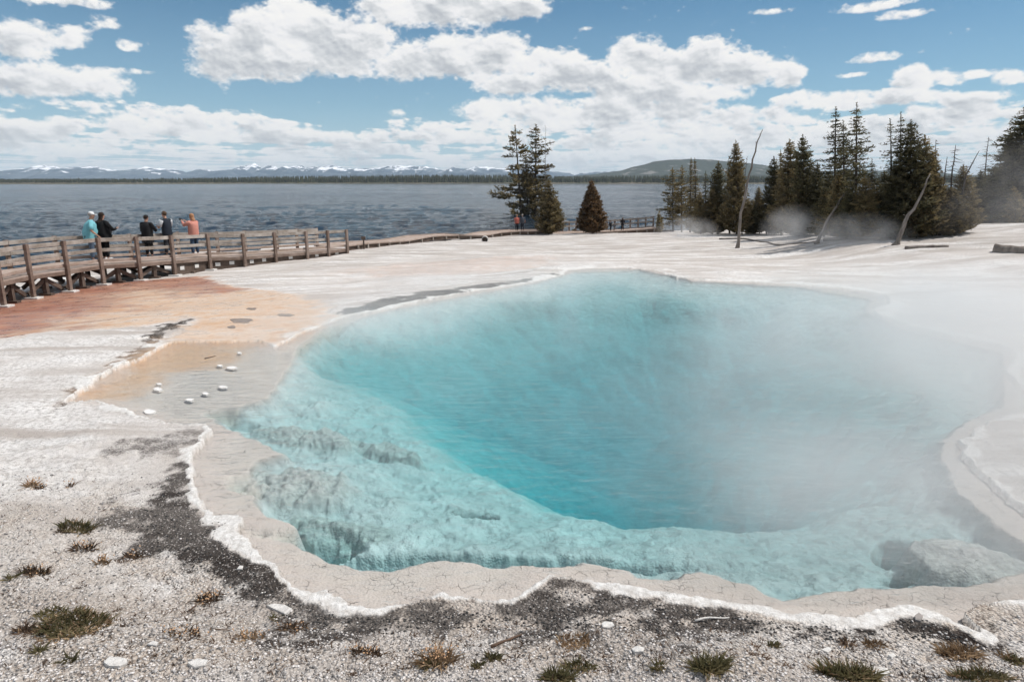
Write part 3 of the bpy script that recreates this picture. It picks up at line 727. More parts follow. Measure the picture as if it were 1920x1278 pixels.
# ------------------------------------------------------------------ conifers
def bark_mat(name, c1, c2):
    return simple(name, c1, c2, 6, .95, .01, .1, (1, 1, .25))
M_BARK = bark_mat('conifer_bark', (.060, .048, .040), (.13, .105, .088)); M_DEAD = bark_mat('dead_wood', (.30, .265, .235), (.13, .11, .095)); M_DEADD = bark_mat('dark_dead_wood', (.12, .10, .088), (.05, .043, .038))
def needle_mat(name, a, b_):
    m, t, b = mat_new(name); L = t.links; co = coords(t)
    oi = t.nodes.new('ShaderNodeObjectInfo')
    n = noise_node(t, co, .9, 3, .6)[0]; n2 = noise_node(t, co, 5.0, 2, .6)[0]
    c = mixc(t, ramp(t, n2, [(.35, 0), (.68, 1)]), a, b_)
    c = mixc(t, ramp(t, n, [(.48, 0), (.68, .45)]), c, tuple(min(1, x * 1.7) for x in b_))
    v = mth(t, 'ADD', .8, mth(t, 'MULTIPLY', oi.outputs['Random'], .45))
    c = mixc(t, 1.0, c, t_comb(t, v), 'MULTIPLY')
    L.new(c, b.inputs['Base Color']); b.inputs['Roughness'].default_value = .75; b.inputs['Specular IOR Level'].default_value = .25
    tl = N(t, 'ShaderNodeBsdfTranslucent'); L.new(c, tl.inputs[0]); ms = N(t, 'ShaderNodeMixShader'); ms.inputs[0].default_value = .45; L.new(b.outputs[0], ms.inputs[1]); L.new(tl.outputs[0], ms.inputs[2]); L.new(ms.outputs[0], t.nodes['Material Output'].inputs[0])
    return m
def t_comb(t, v):
    n = t.nodes.new('ShaderNodeCombineColor')
    for i in range(3): t.links.new(v, n.inputs[i])
    return n.outputs[0]
M_DARK = needle_mat('spruce_needles', (.042, .044, .023), (.150, .130, .070))
M_OLIVE = needle_mat('pine_needles', (.085, .074, .036), (.28, .215, .11))
M_RUST = needle_mat('rusty_needles', (.080, .056, .030), (.24, .15, .08))

def conifer(kind, seed, label_only=False):
    """returns (crown mesh, trunk mesh), 10 m tall, base at origin"""
    rg = np.random.RandomState(seed); H = 10.0
    P = dict(width=1.25, start=.12, whorls=34, per=6, droop=-.15, upturn=.25, sprays=1.0, gap=.08, power=.85, clump=.34, irregular=.25, top=.02, mat=M_DARK)
    P.update({
        'spire': dict(width=1.15, start=.10, whorls=36, per=6, droop=-.35, upturn=.35, power=.8, irregular=.35, gap=.10, clump=.30),
        'tall_spire': dict(width=1.25, start=.05, whorls=34, per=6, droop=-.12, upturn=.30, power=.62, irregular=.45, gap=.18, clump=.30),
        'bushy': dict(width=1.75, start=.02, whorls=34, per=8, droop=.25, upturn=.35, power=.70, irregular=.30, gap=.03, clump=.42, mat=M_OLIVE),
        'lodgepole': dict(width=1.75, start=.10, whorls=22, per=4, droop=.02, upturn=.30, power=.42, irregular=.55, gap=.26, clump=.42, mat=M_OLIVE),
        'lodge_slim': dict(width=1.30, start=.12, whorls=30, per=5, droop=.0, upturn=.30, power=.50, irregular=.55, gap=.18, clump=.38, mat=M_OLIVE),
        'cone': dict(width=2.75, start=.03, whorls=38, per=9, droop=.18, upturn=.25, power=.90, irregular=.18, gap=.02, clump=.60, mat=M_RUST),
        'round': dict(width=2.4, start=.02, whorls=32, per=8, droop=.3, upturn=.3, power=.55, irregular=.30, gap=.06, clump=.62, mat=M_OLIVE),
        'big': dict(width=2.7, start=.02, whorls=44, per=9, droop=-.05, upturn=.30, power=.75, irregular=.35, gap=.05, clump=.34),
        'thin_half_dead': dict(width=1.1, start=.35, whorls=26, per=4, droop=-.1, upturn=.3, power=.7, irregular=.5, gap=.35, clump=.26),
        'sapling': dict(width=1.9, start=.05, whorls=14, per=5, droop=.2, upturn=.4, power=.8, irregular=.3, gap=.1, clump=.75, mat=M_OLIVE),
    }[kind])
    tr = MB(); k = 10; bend = rg.uniform(-.10, .10, 2)
    def axis(s): return np.array([bend[0] * math.sin(s * 3), bend[1] * math.sin(s * 2.4 + 1) - bend[1] * .84, s * H])
    tr.tube([axis(i / k) - (np.array([0, 0, .25]) if i == 0 else 0) for i in range(k + 1)], [.13 * (1 - i / k) ** .8 + .012 for i in range(k + 1)], 7)
    tips = []; C0 = []; D0 = []; S0 = []
    for w in range(P['whorls']):
        s = P['start'] + (1 - P['start'] - P['top']) * (max(0, w + rg.uniform(-.3, .3)) / P['whorls']) ** .95
        s = min(max(s, P['start']), .985); r = P['width'] * (1 - s) ** P['power'] * (.75 + .25 * min(1, (s - P['start']) * 6 + .45))
        r *= 1 + rg.uniform(-P['irregular'], P['irregular']) * .6
        a0 = rg.uniform(0, 6.28)
        for j in range(P['per']):
            if rg.rand() < P['gap']: continue
            a = a0 + j * 6.283 / P['per'] + rg.uniform(-.35, .35); L_ = max(.10, r * (1 + rg.uniform(-P['irregular'], P['irregular'])))
            base = axis(s); dh = np.array([math.cos(a), math.sin(a), 0])
            pts = []
            for q in np.linspace(0, 1, 5):
                pts.append(base + dh * L_ * q + np.array([0, 0, 1]) * L_ * (P['droop'] * q + P['upturn'] * q * q * .8 - .1 * q))
            if L_ > .35: tr.tube(pts, [.022, .018, .014, .01, .005], 3, False)
            n = max(2, int(L_ / .15))
            for q in np.linspace(.22 if P['gap'] < .2 else .35, 1.0, n):
                i0 = min(int(q * 4), 3); f = q * 4 - i0; p = pts[i0] * (1 - f) + pts[i0 + 1] * f
                m = 6
                side = rg.normal(0, 1, (m, 3)) * np.array([1, 1, .45]); side /= np.linalg.norm(side, axis=1)[:, None] + 1e-6
                d = dh[None] * .75 + side * .85 + np.array([0, 0, .22]); d /= np.linalg.norm(d, axis=1)[:, None]
                lw = P['clump'] * (.55 + .65 * rg.rand(m)) * (.55 + .45 * min(1, L_)) * (1.0 - .25 * q)
                C0.append(p[None] + rg.normal(0, .05, (m, 3)) * (P['clump'] / .35)); D0.append(d); S0.append(lw)
    # the leader
    for q in np.linspace(.95, 1.0, 6):
        m = 5; d = rg.normal(0, .6, (m, 3)) + np.array([0, 0, 1.0]); d /= np.linalg.norm(d, axis=1)[:, None]
        C0.append(np.repeat(axis(q)[None], m, 0)); D0.append(d); S0.append(np.full(m, P['clump'] * .45))
    C0 = np.concatenate(C0); D0 = np.concatenate(D0); S0 = np.concatenate(S0)
    n = len(C0); rnd = rg.normal(0, 1, (n, 3)); W_ = np.cross(D0, rnd); W_ /= np.linalg.norm(W_, axis=1)[:, None] + 1e-6
    wd = S0[:, None] * .17
    A = C0 + D0 * S0[:, None] * -.15; B = C0 + D0 * S0[:, None] * .45 + W_ * wd; C = C0 + D0 * S0[:, None]; Dv = C0 + D0 * S0[:, None] * .4 - W_ * wd
    V = np.stack([A, B, C, Dv], 1).reshape(-1, 3); Fq = np.arange(n * 4).reshape(-1, 4)
    me = mesh_np('crown', V, Fq, P['mat']); cm = me.data; bpy.data.objects.remove(me)
    to = tr.build('trunk', M_BARK); tm = to.data; bpy.data.objects.remove(to)
    return cm, tm
PROTO = {}
def proto(kind, var=0, mat=None):
    key = (kind, var)
    if key not in PROTO: PROTO[key] = conifer(kind, 100 + var * 13 + sum(map(ord, kind)))
    return PROTO[key]
TREES_G = 'conifers on the lake shore'
def tree(kind, u, vt, ub, vb, label, width=1.0, var=0, y=None, name='pine_tree', mat=None, cat='tree', group=TREES_G):
    if y is None: p = spot(ub, vb)
    else:
        x = (ub - 960) / F * (y * cp - 0) ; x = ray(ub, vb)[0] / ray(ub, vb)[1] * y; p = Vector((x, y, ground_z(x, y)))
    zt = z_at(vt, p.y); h = zt - p.z
    xt = ray(u, vt)[0] / ray(u, vt)[1] * p.y
    cm, tm = proto(kind, var)
    root = empty(name, p, random.Random(int(u * 7 + vt)).uniform(0, 6.28)); s = h / 10.0; root.scale = (s, s, s)
    lean = (xt - p.x) / h
    q = Matrix.Rotation(math.atan(lean), 4, 'Y') @ Matrix.Rotation(root.rotation_euler.z, 4, 'Z'); root.rotation_euler = q.to_euler()
    c = bpy.data.objects.new('crown', cm); COL.objects.link(c); c.parent = root; c.scale = (width * 1.1, width * 1.1, 1)
    tt = bpy.data.objects.new('trunk', tm); COL.objects.link(tt); tt.parent = root
    if mat:
        c.material_slots[0].link = 'OBJECT'; c.material_slots[0].material = mat
    tag(root, label, cat, group); return root
T = tree
# island of pines by the couple
T('lodgepole', 965, 237, 979, 433, 'tall sparse brown-green pine with tiered clumps, left edge of the clump behind the couple', 1.0, 0)
T('lodge_slim', 1005, 235, 1003, 432, 'tall slim pine beside the bare snag, behind the strolling couple', 1.25, 0)
T('lodge_slim', 985, 291, 993, 431, 'shorter thin pine squeezed between the two tall pines behind the couple', 1.2, 1)
T('bushy', 1028, 336, 1029, 440, 'short dense olive pine at the foot of the bare snag', 1.35, 0)
T('round', 1042, 372, 1040, 437, 'small bushy young pine on the right flank of the clump with the snag', .9, 0)
T('cone', 1109, 337, 1111, 437, 'lone rusty brown cone-shaped conifer standing beside the far boardwalk', 1.0, 0, name='fir_tree', group=None, y=68)
# left wing of the wood
Z = 'bushy'
T('sapling', 1236, 395, 1238, 436, 'small pale sapling at the left end of the shore wood by the far railing', 1.0, 0)
T('lodge_slim', 1261, 315, 1262, 434, 'slim airy pine, leftmost full tree of the shore wood', 1.35, 0)
T('lodge_slim', 1279, 311, 1278, 435, 'slim pine just left of the close pair of equal tops', 1.0, 1)
T('spire', 1296, 296, 1294, 436, 'left one of the close pair of pines with equal tops', .95, 0, mat=M_OLIVE)
T('spire', 1303, 297, 1305, 437, 'right one of the close pair of pines with equal tops', 1.0, 1, mat=M_OLIVE)
T('tall_spire', 1323, 321, 1322, 437, 'low narrow spruce right of the close pair of pines', .9, 0)
T('bushy', 1347, 303, 1346, 438, 'dark bushy conifer between the narrow spruce and the tall pointed one', .95, 1, mat=M_DARK)
T('spire', 1366, 300, 1368, 438, 'half-hidden conifer pressed against the left side of the tall pointed one', 1.1, 1)
T('bushy', 1380, 264, 1381, 440, 'tall pointed olive conifer just left of the curved grey snag', .82, 0)
T('bushy', 1402, 372, 1404, 438, 'low olive pine behind the foot of the curved grey snag', 1.2, 1)
T('bushy', 1422, 350, 1424, 438, 'low broad pine right of the curved grey snag', 1.1, 0)
T('spire', 1436, 332, 1437, 439, 'thin dark conifer at the left edge of the dense middle wood', 1.1, 0)
T('bushy', 1451, 294, 1452, 440, 'dark conifer stepping up toward the middle of the wood, above the steam puff', .95, 1, mat=M_DARK)
T('spire', 1463, 281, 1465, 441, 'conifer with ragged top behind the steam puff', 1.1, 1, mat=M_OLIVE)
T('bushy', 1481, 261, 1483, 441, 'broad olive-brown conifer directly above the grey steam puff', 1.05, 0)
T('bushy', 1505, 253, 1507, 441, 'tall conifer with a fine tip right of the broad one above the steam puff', .90, 1, mat=M_DARK)
T('round', 1500, 355, 1499, 443, 'low rounded pine half veiled by the steam puff', 1.0, 0)
T('bushy', 1532, 305, 1530, 441, 'dark conifer left of the tallest spires', 1.1, 0, mat=M_DARK)
# the tall spires
T('tall_spire', 1567, 201, 1564, 442, 'very tall dark spruce spire, left one of the two highest', 1.15, 0, name='spruce_tree')
T('tall_spire', 1583, 228, 1582, 442, 'tall dark spruce between the two highest spires', 1.1, 1, name='spruce_tree')
T('tall_spire', 1607, 193, 1604, 443, 'highest dark spruce spire with open drooping branches', 1.15, 1, name='spruce_tree')
T('bushy', 1572, 325, 1572, 444, 'olive young pine in front of the tall spires left of the leaning grey log', 1.3, 1)
T('bushy', 1546, 352, 1545, 444, 'low olive pine left of the foot of the tall spires', 1.2, 0)
T('tall_spire', 1635, 297, 1636, 443, 'small pointed spruce right of the highest spire', 1.0, 0, name='spruce_tree')
T('bushy', 1622, 330, 1622, 446, 'wide olive-brown bushy pine between the highest spire and the leaning log', 1.6, 0)
T('bushy', 1594, 350, 1597, 446, 'dark bushy pine behind the leaning grey log', 1.4, 1, mat=M_DARK)
T('bushy', 1646, 355, 1648, 444, 'low dark pine at the gap before the right group of spires', 1.1, 1, mat=M_DARK)
# right group
T('thin_half_dead', 1672, 222, 1670, 443, 'thin half-dead spruce with bare lower twigs on its left', 1.25, 0, name='spruce_tree')
T('tall_spire', 1689, 210, 1688, 443, 'thin tall spruce behind the half-dead one', .95, 0, name='spruce_tree')
T('bushy', 1707, 225, 1706, 445, 'broad tall pine, biggest of the group over the dark leaning trunk', 1.05, 0, mat=M_DARK)
T('bushy', 1680, 305, 1680, 445, 'dark dense conifer above the root end of the leaning log', 1.35, 1, mat=M_DARK)
T('bushy', 1734, 253, 1733, 443, 'pointed conifer on the right of the broad tall pine', 1.05, 1)
T('bushy', 1750, 290, 1748, 442, 'ragged conifer with the grey pole snag rising behind it', 1.05, 0)
T('bushy', 1720, 330, 1718, 446, 'low brown pine in front of the right group, crossed by the leaning log', 1.3, 1)
T('round', 1783, 350, 1783, 441, 'low hazy pine below the two grey pole snags', 1.1, 0)
T('bushy', 1806, 307, 1806, 436, 'middle-sized pine with pointed top below the slanting pole snag', 1.2, 0)
T('bushy', 1839, 318, 1838, 437, 'dark pine right of the slanting pole snag', 1.25, 1, mat=M_DARK, y=44)
T('round', 1822, 360, 1824, 439, 'low brown pine between two middle-sized ones near the slanting snag', .9, 0, y=42)
T('bushy', 1866, 308, 1868, 432, 'pine at the left skirt of the huge spruce by the frame edge', 1.2, 0, mat=M_DARK, y=43)
T('sapling', 1901, 349, 1902, 433, 'small pale young pine in front of the huge spruce', 1.3, 0, y=38)
T('big', 1928, 188, 1930, 430, 'huge dark spruce cut by the right edge of the photo, veiled in steam', 1.3, 0, name='spruce_tree', y=41)
T('big', 1895, 240, 1897, 428, 'large spruce left of the huge one at the right edge', .75, 0, name='spruce_tree', y=46)
T('big', 1985, 210, 1990, 430, 'large spruce beyond the huge one, mostly outside the frame', .9, 0, name='spruce_tree', y=44)

T('bushy', 1658, 318, 1660, 441, 'dark conifer filling the gap between the highest spires and the right group', 1.3, 0, mat=M_DARK, y=52)
T('bushy', 1552, 322, 1553, 441, 'conifer seen through the left spires, standing further back', 1.3, 1, mat=M_DARK, y=54)
T('bushy', 1768, 345, 1770, 440, 'low conifer behind the short tilted pole snag', 1.3, 1, mat=M_DARK, y=50)
T('bushy', 1795, 352, 1796, 440, 'low conifer behind the taller tilted pole snag', 1.4, 0, y=50)
T('bushy', 1852, 342, 1853, 437, 'low brown conifer under the straight bristly snag', 1.4, 0, y=46)
T('bushy', 1335, 352, 1336, 438, 'low conifer in the gap left of the dark bushy one', 1.3, 0, y=58)
T('bushy', 1312, 360, 1313, 437, 'low conifer in the gap right of the close pair', 1.2, 1, y=58)
T('bushy', 1412, 382, 1413, 438, 'small conifer tucked behind the bent grey snag', 1.3, 1, mat=M_DARK, y=56)

# snags: bare dead trunks
def snag(name, pts_uv, base, rad, label, mat=M_DEAD, twigs=0, seed=0, depth_lean=0, group='dead snags in the wood', n_r=7, flare=1.6, cat='dead tree', y=None, twl=.5):
    p = spot(*base) if y is None else Vector((ray(*base)[0] / ray(*base)[1] * y, y, ground_z(ray(*base)[0] / ray(*base)[1] * y, y)))
    rg = random.Random(seed); pts = [Vector((0, 0, -.15))]
    for i, (u, v) in enumerate(pts_uv):
        yy = p.y + depth_lean * (i + 1) / len(pts_uv); d = ray(u, v); pts.append(Vector((d[0] / d[1] * yy, yy, CZ + d[2] / d[1] * yy)) - p)
    P2 = []
    for i in range(len(pts) - 1):
        for q in range(4):
            a = pts[i].lerp(pts[i + 1], q / 4); P2.append(a + Vector((rg.uniform(-1, 1), rg.uniform(-1, 1), 0)) * rad * .25)
    P2.append(pts[-1]); n = len(P2)
    mb = MB(); mb.tube(P2, [rad * .72 * (flare if i == 0 else 1) * (1 - .8 * i / (n - 1)) for i in range(n)], n_r)
    root = empty(name, p)
    if twigs:
        tb = mb
        for k in range(twigs):
            s = rg.uniform(.25, .97); i = int(s * (n - 1)); a = P2[i].lerp(P2[min(i + 1, n - 1)], rg.random()); an = rg.uniform(0, 6.28)
            L_ = twl * rg.uniform(.4, 1) * (1.15 - s); d = Vector((math.cos(an), math.sin(an), rg.uniform(-.5, .1)))
            tb.tube([a, a + d * L_ * .5, a + d * L_ + Vector((0, 0, .12 * L_))], [.018, .012, .006], 3, False)
    mb.build('trunk', mat, root, True)
    tag(root, label, cat, group); return root
snag('dead_tree', [(1389,400),(1405,328),(1419,270),(1430,243)], (1383, 465), .13, 'tall bent grey snag with barkless base standing in front of the wood', M_DEAD, 10, 1, group=None)
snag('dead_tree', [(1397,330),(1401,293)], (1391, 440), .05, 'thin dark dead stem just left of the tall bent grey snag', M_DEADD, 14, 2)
snag('dead_tree', [(1022,330),(1023,236)], (1021, 434), .09, 'bare dead pine with short twigs right of the two tall pines', M_DEAD, 46, 3, twl=.9)
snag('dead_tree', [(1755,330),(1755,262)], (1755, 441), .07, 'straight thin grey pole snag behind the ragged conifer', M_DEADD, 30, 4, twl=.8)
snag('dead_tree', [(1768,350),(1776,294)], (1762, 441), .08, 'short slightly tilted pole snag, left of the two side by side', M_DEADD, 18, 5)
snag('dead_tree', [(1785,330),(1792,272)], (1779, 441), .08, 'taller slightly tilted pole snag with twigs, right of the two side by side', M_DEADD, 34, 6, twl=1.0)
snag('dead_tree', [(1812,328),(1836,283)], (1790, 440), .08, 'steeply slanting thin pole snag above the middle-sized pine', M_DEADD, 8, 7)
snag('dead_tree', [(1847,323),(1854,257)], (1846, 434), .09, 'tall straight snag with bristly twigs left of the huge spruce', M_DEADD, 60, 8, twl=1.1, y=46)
snag('leaning_trunk', [(1548,420),(1575,375),(1605,340)], (1531, 457), .13, 'grey barkless trunk leaning right in front of the tall spires', M_DEAD, 4, 9, group='leaning dead trunks', cat='leaning trunk', flare=2)
snag('leaning_trunk', [(1697,415),(1725,370),(1745,325)], (1679, 459), .15, 'brown-grey trunk with root knob leaning right before the broad tall pine', M_DEAD, 4, 10, group='leaning dead trunks', cat='leaning trunk', flare=2.4)
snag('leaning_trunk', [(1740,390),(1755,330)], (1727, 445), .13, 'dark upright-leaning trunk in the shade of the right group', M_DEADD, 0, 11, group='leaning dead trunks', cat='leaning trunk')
snag('leaning_trunk', [(1764,437),(1745,422)], (1777, 441), .045, 'thin short dead stick leaning left near the right group', M_DEAD, 0, 12, group='leaning dead trunks', cat='leaning trunk')
def log(a, b, rad, label, lift=.6, mat=M_DEAD, name='fallen_log', group='fallen logs on the far bank', cat='log'):
    A, B = spot(*a), spot(*b); c = (A + B) / 2; root = empty(name, c); mb = MB(); rg = random.Random(int(a[0]))
    pts = []; k = 8
    for i in range(k + 1):
        q = A.lerp(B, i / k); z = ground_z(q.x, q.y) + rad * lift; pts.append(Vector((q.x, q.y, z + rg.uniform(-.2, .2) * rad)) - c)
    rs = [rad * (1.15 - .45 * i / k) for i in range(k + 1)]
    mb.tube(pts, rs, 8); o = mb.build('trunk', mat, root, True); tag(root, label, cat, group)
    if rad > .08:
        tw = MB(); q = pts[5]; tw.tube([q, q + Vector((.1, -.2, .35))], [rad * .3, rad * .12], 5); tw.build('stub', mat, root)
    return root
log((1545, 452), (1650, 450), .10, 'long pale fallen log lying below the tall spires')
log((1350, 449), (1414, 452), .07, 'grey fallen log behind the bent snag')
log((1415, 452), (1530, 455), .045, 'thin pale log between the bent snag and the first leaning trunk')
log((1697, 467), (1778, 463), .07, 'thin brown log on the bare bank right of the leaning trunk')
log((1862, 472), (1990, 474), .17, 'thick pale log cut by the right edge of the photo')
log((1222, 434), (1262, 434), .12, 'weathered log at the right end of the far railing')

# shrubs
def shrub_mesh(seed, h, w, n, mat, leaf=.09):
    rg = np.random.RandomState(seed); a = rg.uniform(0, 6.28, n); rr = rg.rand(n) ** .6; zz = rg.rand(n) ** .8
    C0 = np.stack([np.cos(a) * rr * w * (1 - .45 * zz), np.sin(a) * rr * w * (1 - .45 * zz), zz * h * (1 - .35 * rr)], 1)
    d = rg.normal(0, 1, (n, 3)) * [1, 1, .6] + [0, 0, .7]; d /= np.linalg.norm(d, axis=1)[:, None]; s = leaf * (.6 + .8 * rg.rand(n))[:, None]
    W_ = np.cross(d, rg.normal(0, 1, (n, 3))); W_ /= np.linalg.norm(W_, axis=1)[:, None]
    V = np.stack([C0, C0 + d * s * .5 + W_ * s * .25, C0 + d * s, C0 + d * s * .5 - W_ * s * .25], 1).reshape(-1, 3)
    o = mesh_np('foliage', V, np.arange(n * 4).reshape(-1, 4), mat); return o
def shrub(u, v, h, w, label, mat, seed, name='shrub', group='shrubs by the boardwalk'):
    p = spot(u, v); root = empty(name, p); o = shrub_mesh(seed, h, w, int(500 * h * w / .5 + 150), mat, .16); o.parent = root
    st = MB(); rg = random.Random(seed)
    for k in range(7):
        an = rg.uniform(0, 6.28); st.tube([(0, 0, -.05), (math.cos(an) * w * .3, math.sin(an) * w * .3, h * .45), (math.cos(an) * w * .55, math.sin(an) * w * .55, h * .75)], [.02, .014, .008], 4, False)
    st.build('stem', M_BARK, root); tag(root, label, 'shrub', group)
shrub(939, 434, .85, .5, 'small dark shrub furthest left, just before the couple', M_DARK, 1)
shrub(954, 433, .75, .8, 'low round dark shrub touching the couple on their left', M_DARK, 2)
shrub(1001, 435, .8, .7, 'brownish shrub right of the couple under the pines', M_RUST, 3)
shrub(988, 432, .9, .7, 'green shrub directly behind the man in the dark jacket', M_OLIVE, 4)
shrub(1077, 437, .45, .5, 'tiny olive shrub between the pine clump and the lone cone-shaped conifer', M_OLIVE, 5)

# ------------------------------------------------------------------ boardwalk
def wood_mat(name, c1, c2, c3):
    m, t, b = mat_new(name); L = t.links; co = coords(t)
    oi = t.nodes.new('ShaderNodeObjectInfo')
    off = t.nodes.new('ShaderNodeVectorMath'); off.operation = 'ADD'; L.new(co, off.inputs[0]); L.new(t_comb(t, mth(t, 'MULTIPLY', oi.outputs['Random'], 37)), off.inputs[1])
    g = noise_node(t, scaled(t, off.outputs[0], (1.2, 6, 14)), 2.0, 5, .65, .3)[0]; n = noise_node(t, off.outputs[0], 1.3, 4, .6)[0]
    c = mixc(t, ramp(t, g, [(.35, 0), (.65, 1)]), c1, c2); c = mixc(t, ramp(t, n, [(.42, 0), (.66, .8)]), c, c3)
    L.new(c, b.inputs['Base Color']); b.inputs['Roughness'].default_value = .9; b.inputs['Specular IOR Level'].default_value = .2
    L.new(bump(t, g, .6, .01), b.inputs['Normal']); return m
M_POST = wood_mat('brown_post_timber', (.23, .165, .13), (.12, .085, .068), (.30, .235, .20))
M_RAIL = wood_mat('grey_rail_timber', (.34, .295, .255), (.17, .14, .115), (.47, .425, .385))
M_DECK = wood_mat('pinkish_deck_timber', (.38, .295, .245), (.26, .195, .155), (.47, .39, .345))
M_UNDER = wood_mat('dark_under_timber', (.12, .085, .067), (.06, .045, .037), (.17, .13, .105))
M_WHITE = simple('pale_block', (.70, .68, .65), (.55, .53, .5), 5, .9)
# near railing posts: (deck pixel row, base pixel) -> world
POSTS = [((5, 528), (5, 566)), ((57, 516), (61, 550)), ((127, 505), (130, 538)), ((190, 496), (193, 525)), ((261, 491), (263, 518)), ((325, 487), (327, 508)), ((393, 483), (394, 498)),
         ((458, 480), (459, 493)), ((517, 476), (517, 486)), ((576, 472), (576, 480)), ((615, 469), (616, 475)), ((651, 466), (651, 471))]
PB = []
for (dk, bs) in POSTS:
    x, y = unproj(bs[0], bs[1], -.95); zd = z_at(dk[1], y); PB.append(Vector((x, y, zd)))
# smooth heights and extend the run out of frame
d0 = PB[1] - PB[3]; PB = [PB[0] + d0 * 1.0, PB[0] + d0 * .5 * 0] + PB[1:] if False else PB
PB.insert(0, PB[0] * 2 - PB[1]); PB.insert(0, PB[0] * 2 - PB[1])
def smooth(P):
    Q = [p.copy() for p in P]
    for i in range(1, len(P) - 1): Q[i].z = (P[i - 1].z + 2 * P[i].z + P[i + 1].z) / 4
    return Q
PB = smooth(smooth(PB))
WID = 2.5
def normals(P):
    out = []
    for i in range(len(P)):
        d = (P[min(i + 1, len(P) - 1)] - P[max(i - 1, 0)]); d.z = 0; d.normalize(); out.append(Vector((-d.y, d.x, 0)))
    return out
NB = normals(PB)
def boards(mb, A, B, nA, nB, w, k, th, gap=.012, lift=0):
    """k boards laid lengthwise between stations A and B"""
    for j in range(k):
        o = (j + .5) * w / k
        a = A + nA * o + Vector((0, 0, lift)); b = B + nB * o + Vector((0, 0, lift))
        dd = (b - a).normalized() * .006
        mb.bar(a + dd - Vector((0, 0, th / 2)), b - dd - Vector((0, 0, th / 2)), w / k - gap, th)
def build_bridge():
    root = empty('boardwalk', PB[4]); O = PB[4]
    L_ = lambda v: v - O
    n = len(PB); far = [PB[i] + NB[i] * WID for i in range(n)]
    dk = MB()
    for i in range(n - 1): boards(dk, L_(PB[i]), L_(PB[i + 1]), NB[i], NB[i + 1], WID, 12, .05)
    dk.build('deck', M_DECK, root)
    for side, S_ in ((0, PB), (1, far)):
        for i in range(n - 1):
            inw = NB[i] * (.05 if side == 0 else -.05); inw2 = NB[i + 1] * (.05 if side == 0 else -.05)
            for (h, hh) in ((1.02, .16), (.60, .14)):
                mb = MB(); d = (S_[i + 1] - S_[i]).normalized() * .01
                mb.bar(L_(S_[i]) + Vector((0, 0, h)) + inw * 1.35 + d, L_(S_[i + 1]) + Vector((0, 0, h)) + inw2 * 1.35 - d, .045, hh, bev=.008); mb.build('rail', M_RAIL, root)
            mb = MB(); d = (S_[i + 1] - S_[i]).normalized() * .01
            mb.bar(L_(S_[i]) + Vector((0, 0, .17)) + inw * 1.6 + d, L_(S_[i + 1]) + Vector((0, 0, .17)) + inw2 * 1.6 - d, .07, .12, bev=.01); mb.build('kerb_board', M_DECK, root)
        for i in range(n):
            if side == 1 and i > 10: pass
            g = ground_z(S_[i].x, S_[i].y); off = NB[i] * (-.03 if side == 0 else .03)
            mb = MB(); mb.bar(L_(Vector((S_[i].x, S_[i].y, g - .12))) + off, L_(S_[i]) + off + Vector((0, 0, 1.13)), .15, .13, up=NB[i], bev=.01)
            p = mb.build('post', M_POST, root)
            fb = MB(); q = L_(Vector((S_[i].x, S_[i].y, g))) + off
            if side == 0 and i < 9:
                fb.bar(q + Vector((-.24, 0, .03)), q + Vector((.24, 0, .03)), .36, .08); fb.build('footing', M_WHITE, p)
    # joists and fascia
    for i in range(n - 1):
        for o, hh in ((.04, .13), (WID / 2, .10), (WID - .04, .10)):
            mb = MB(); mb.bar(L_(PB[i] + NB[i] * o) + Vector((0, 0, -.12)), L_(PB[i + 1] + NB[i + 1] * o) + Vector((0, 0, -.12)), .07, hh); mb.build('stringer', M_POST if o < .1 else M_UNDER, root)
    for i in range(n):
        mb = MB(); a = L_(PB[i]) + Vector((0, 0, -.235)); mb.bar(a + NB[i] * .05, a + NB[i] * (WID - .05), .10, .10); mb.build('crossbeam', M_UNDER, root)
    # mid-span piles with spreading braces under the raised part
    for i in range(0, 8):
        for o in (.22, WID - .3):
            A = PB[i] + NB[i] * o; B = PB[i + 1] + NB[i + 1] * o; Mi = (A + B) / 2; gm = ground_z(Mi.x, Mi.y); ga, gb = ground_z(A.x, A.y), ground_z(B.x, B.y)
            if Mi.z - gm < .45: continue
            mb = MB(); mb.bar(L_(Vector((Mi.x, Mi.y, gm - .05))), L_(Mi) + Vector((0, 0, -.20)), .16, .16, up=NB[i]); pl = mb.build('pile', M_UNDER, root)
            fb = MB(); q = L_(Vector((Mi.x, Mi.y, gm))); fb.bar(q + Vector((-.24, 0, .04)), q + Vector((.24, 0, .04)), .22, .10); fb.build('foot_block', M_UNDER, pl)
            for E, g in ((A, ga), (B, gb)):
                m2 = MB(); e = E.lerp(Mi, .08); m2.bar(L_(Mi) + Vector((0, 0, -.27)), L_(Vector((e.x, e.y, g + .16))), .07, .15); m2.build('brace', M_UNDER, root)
    # skirt of short dark blocks where the deck sits low, pale boards on it painted as bright ground seen through gaps
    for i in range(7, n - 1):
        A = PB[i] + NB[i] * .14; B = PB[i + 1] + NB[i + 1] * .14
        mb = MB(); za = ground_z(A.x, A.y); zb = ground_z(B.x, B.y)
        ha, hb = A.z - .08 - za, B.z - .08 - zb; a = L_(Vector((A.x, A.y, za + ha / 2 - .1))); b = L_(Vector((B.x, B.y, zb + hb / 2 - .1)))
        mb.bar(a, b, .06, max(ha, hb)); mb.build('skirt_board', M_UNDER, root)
        for q in ((.25, .65) if i < 10 else (.5,)):
            c = A.lerp(B, q) - NB[i] * .045; c.z = ground_z(c.x, c.y) + .5 * (ha + hb) * .5; w = MB(); dirn = (B - A).normalized()
            w.bar(L_(c) - dirn * .12, L_(c) + dirn * .12, .02, .17); w.build('bright_gap_board', M_WHITE, root)
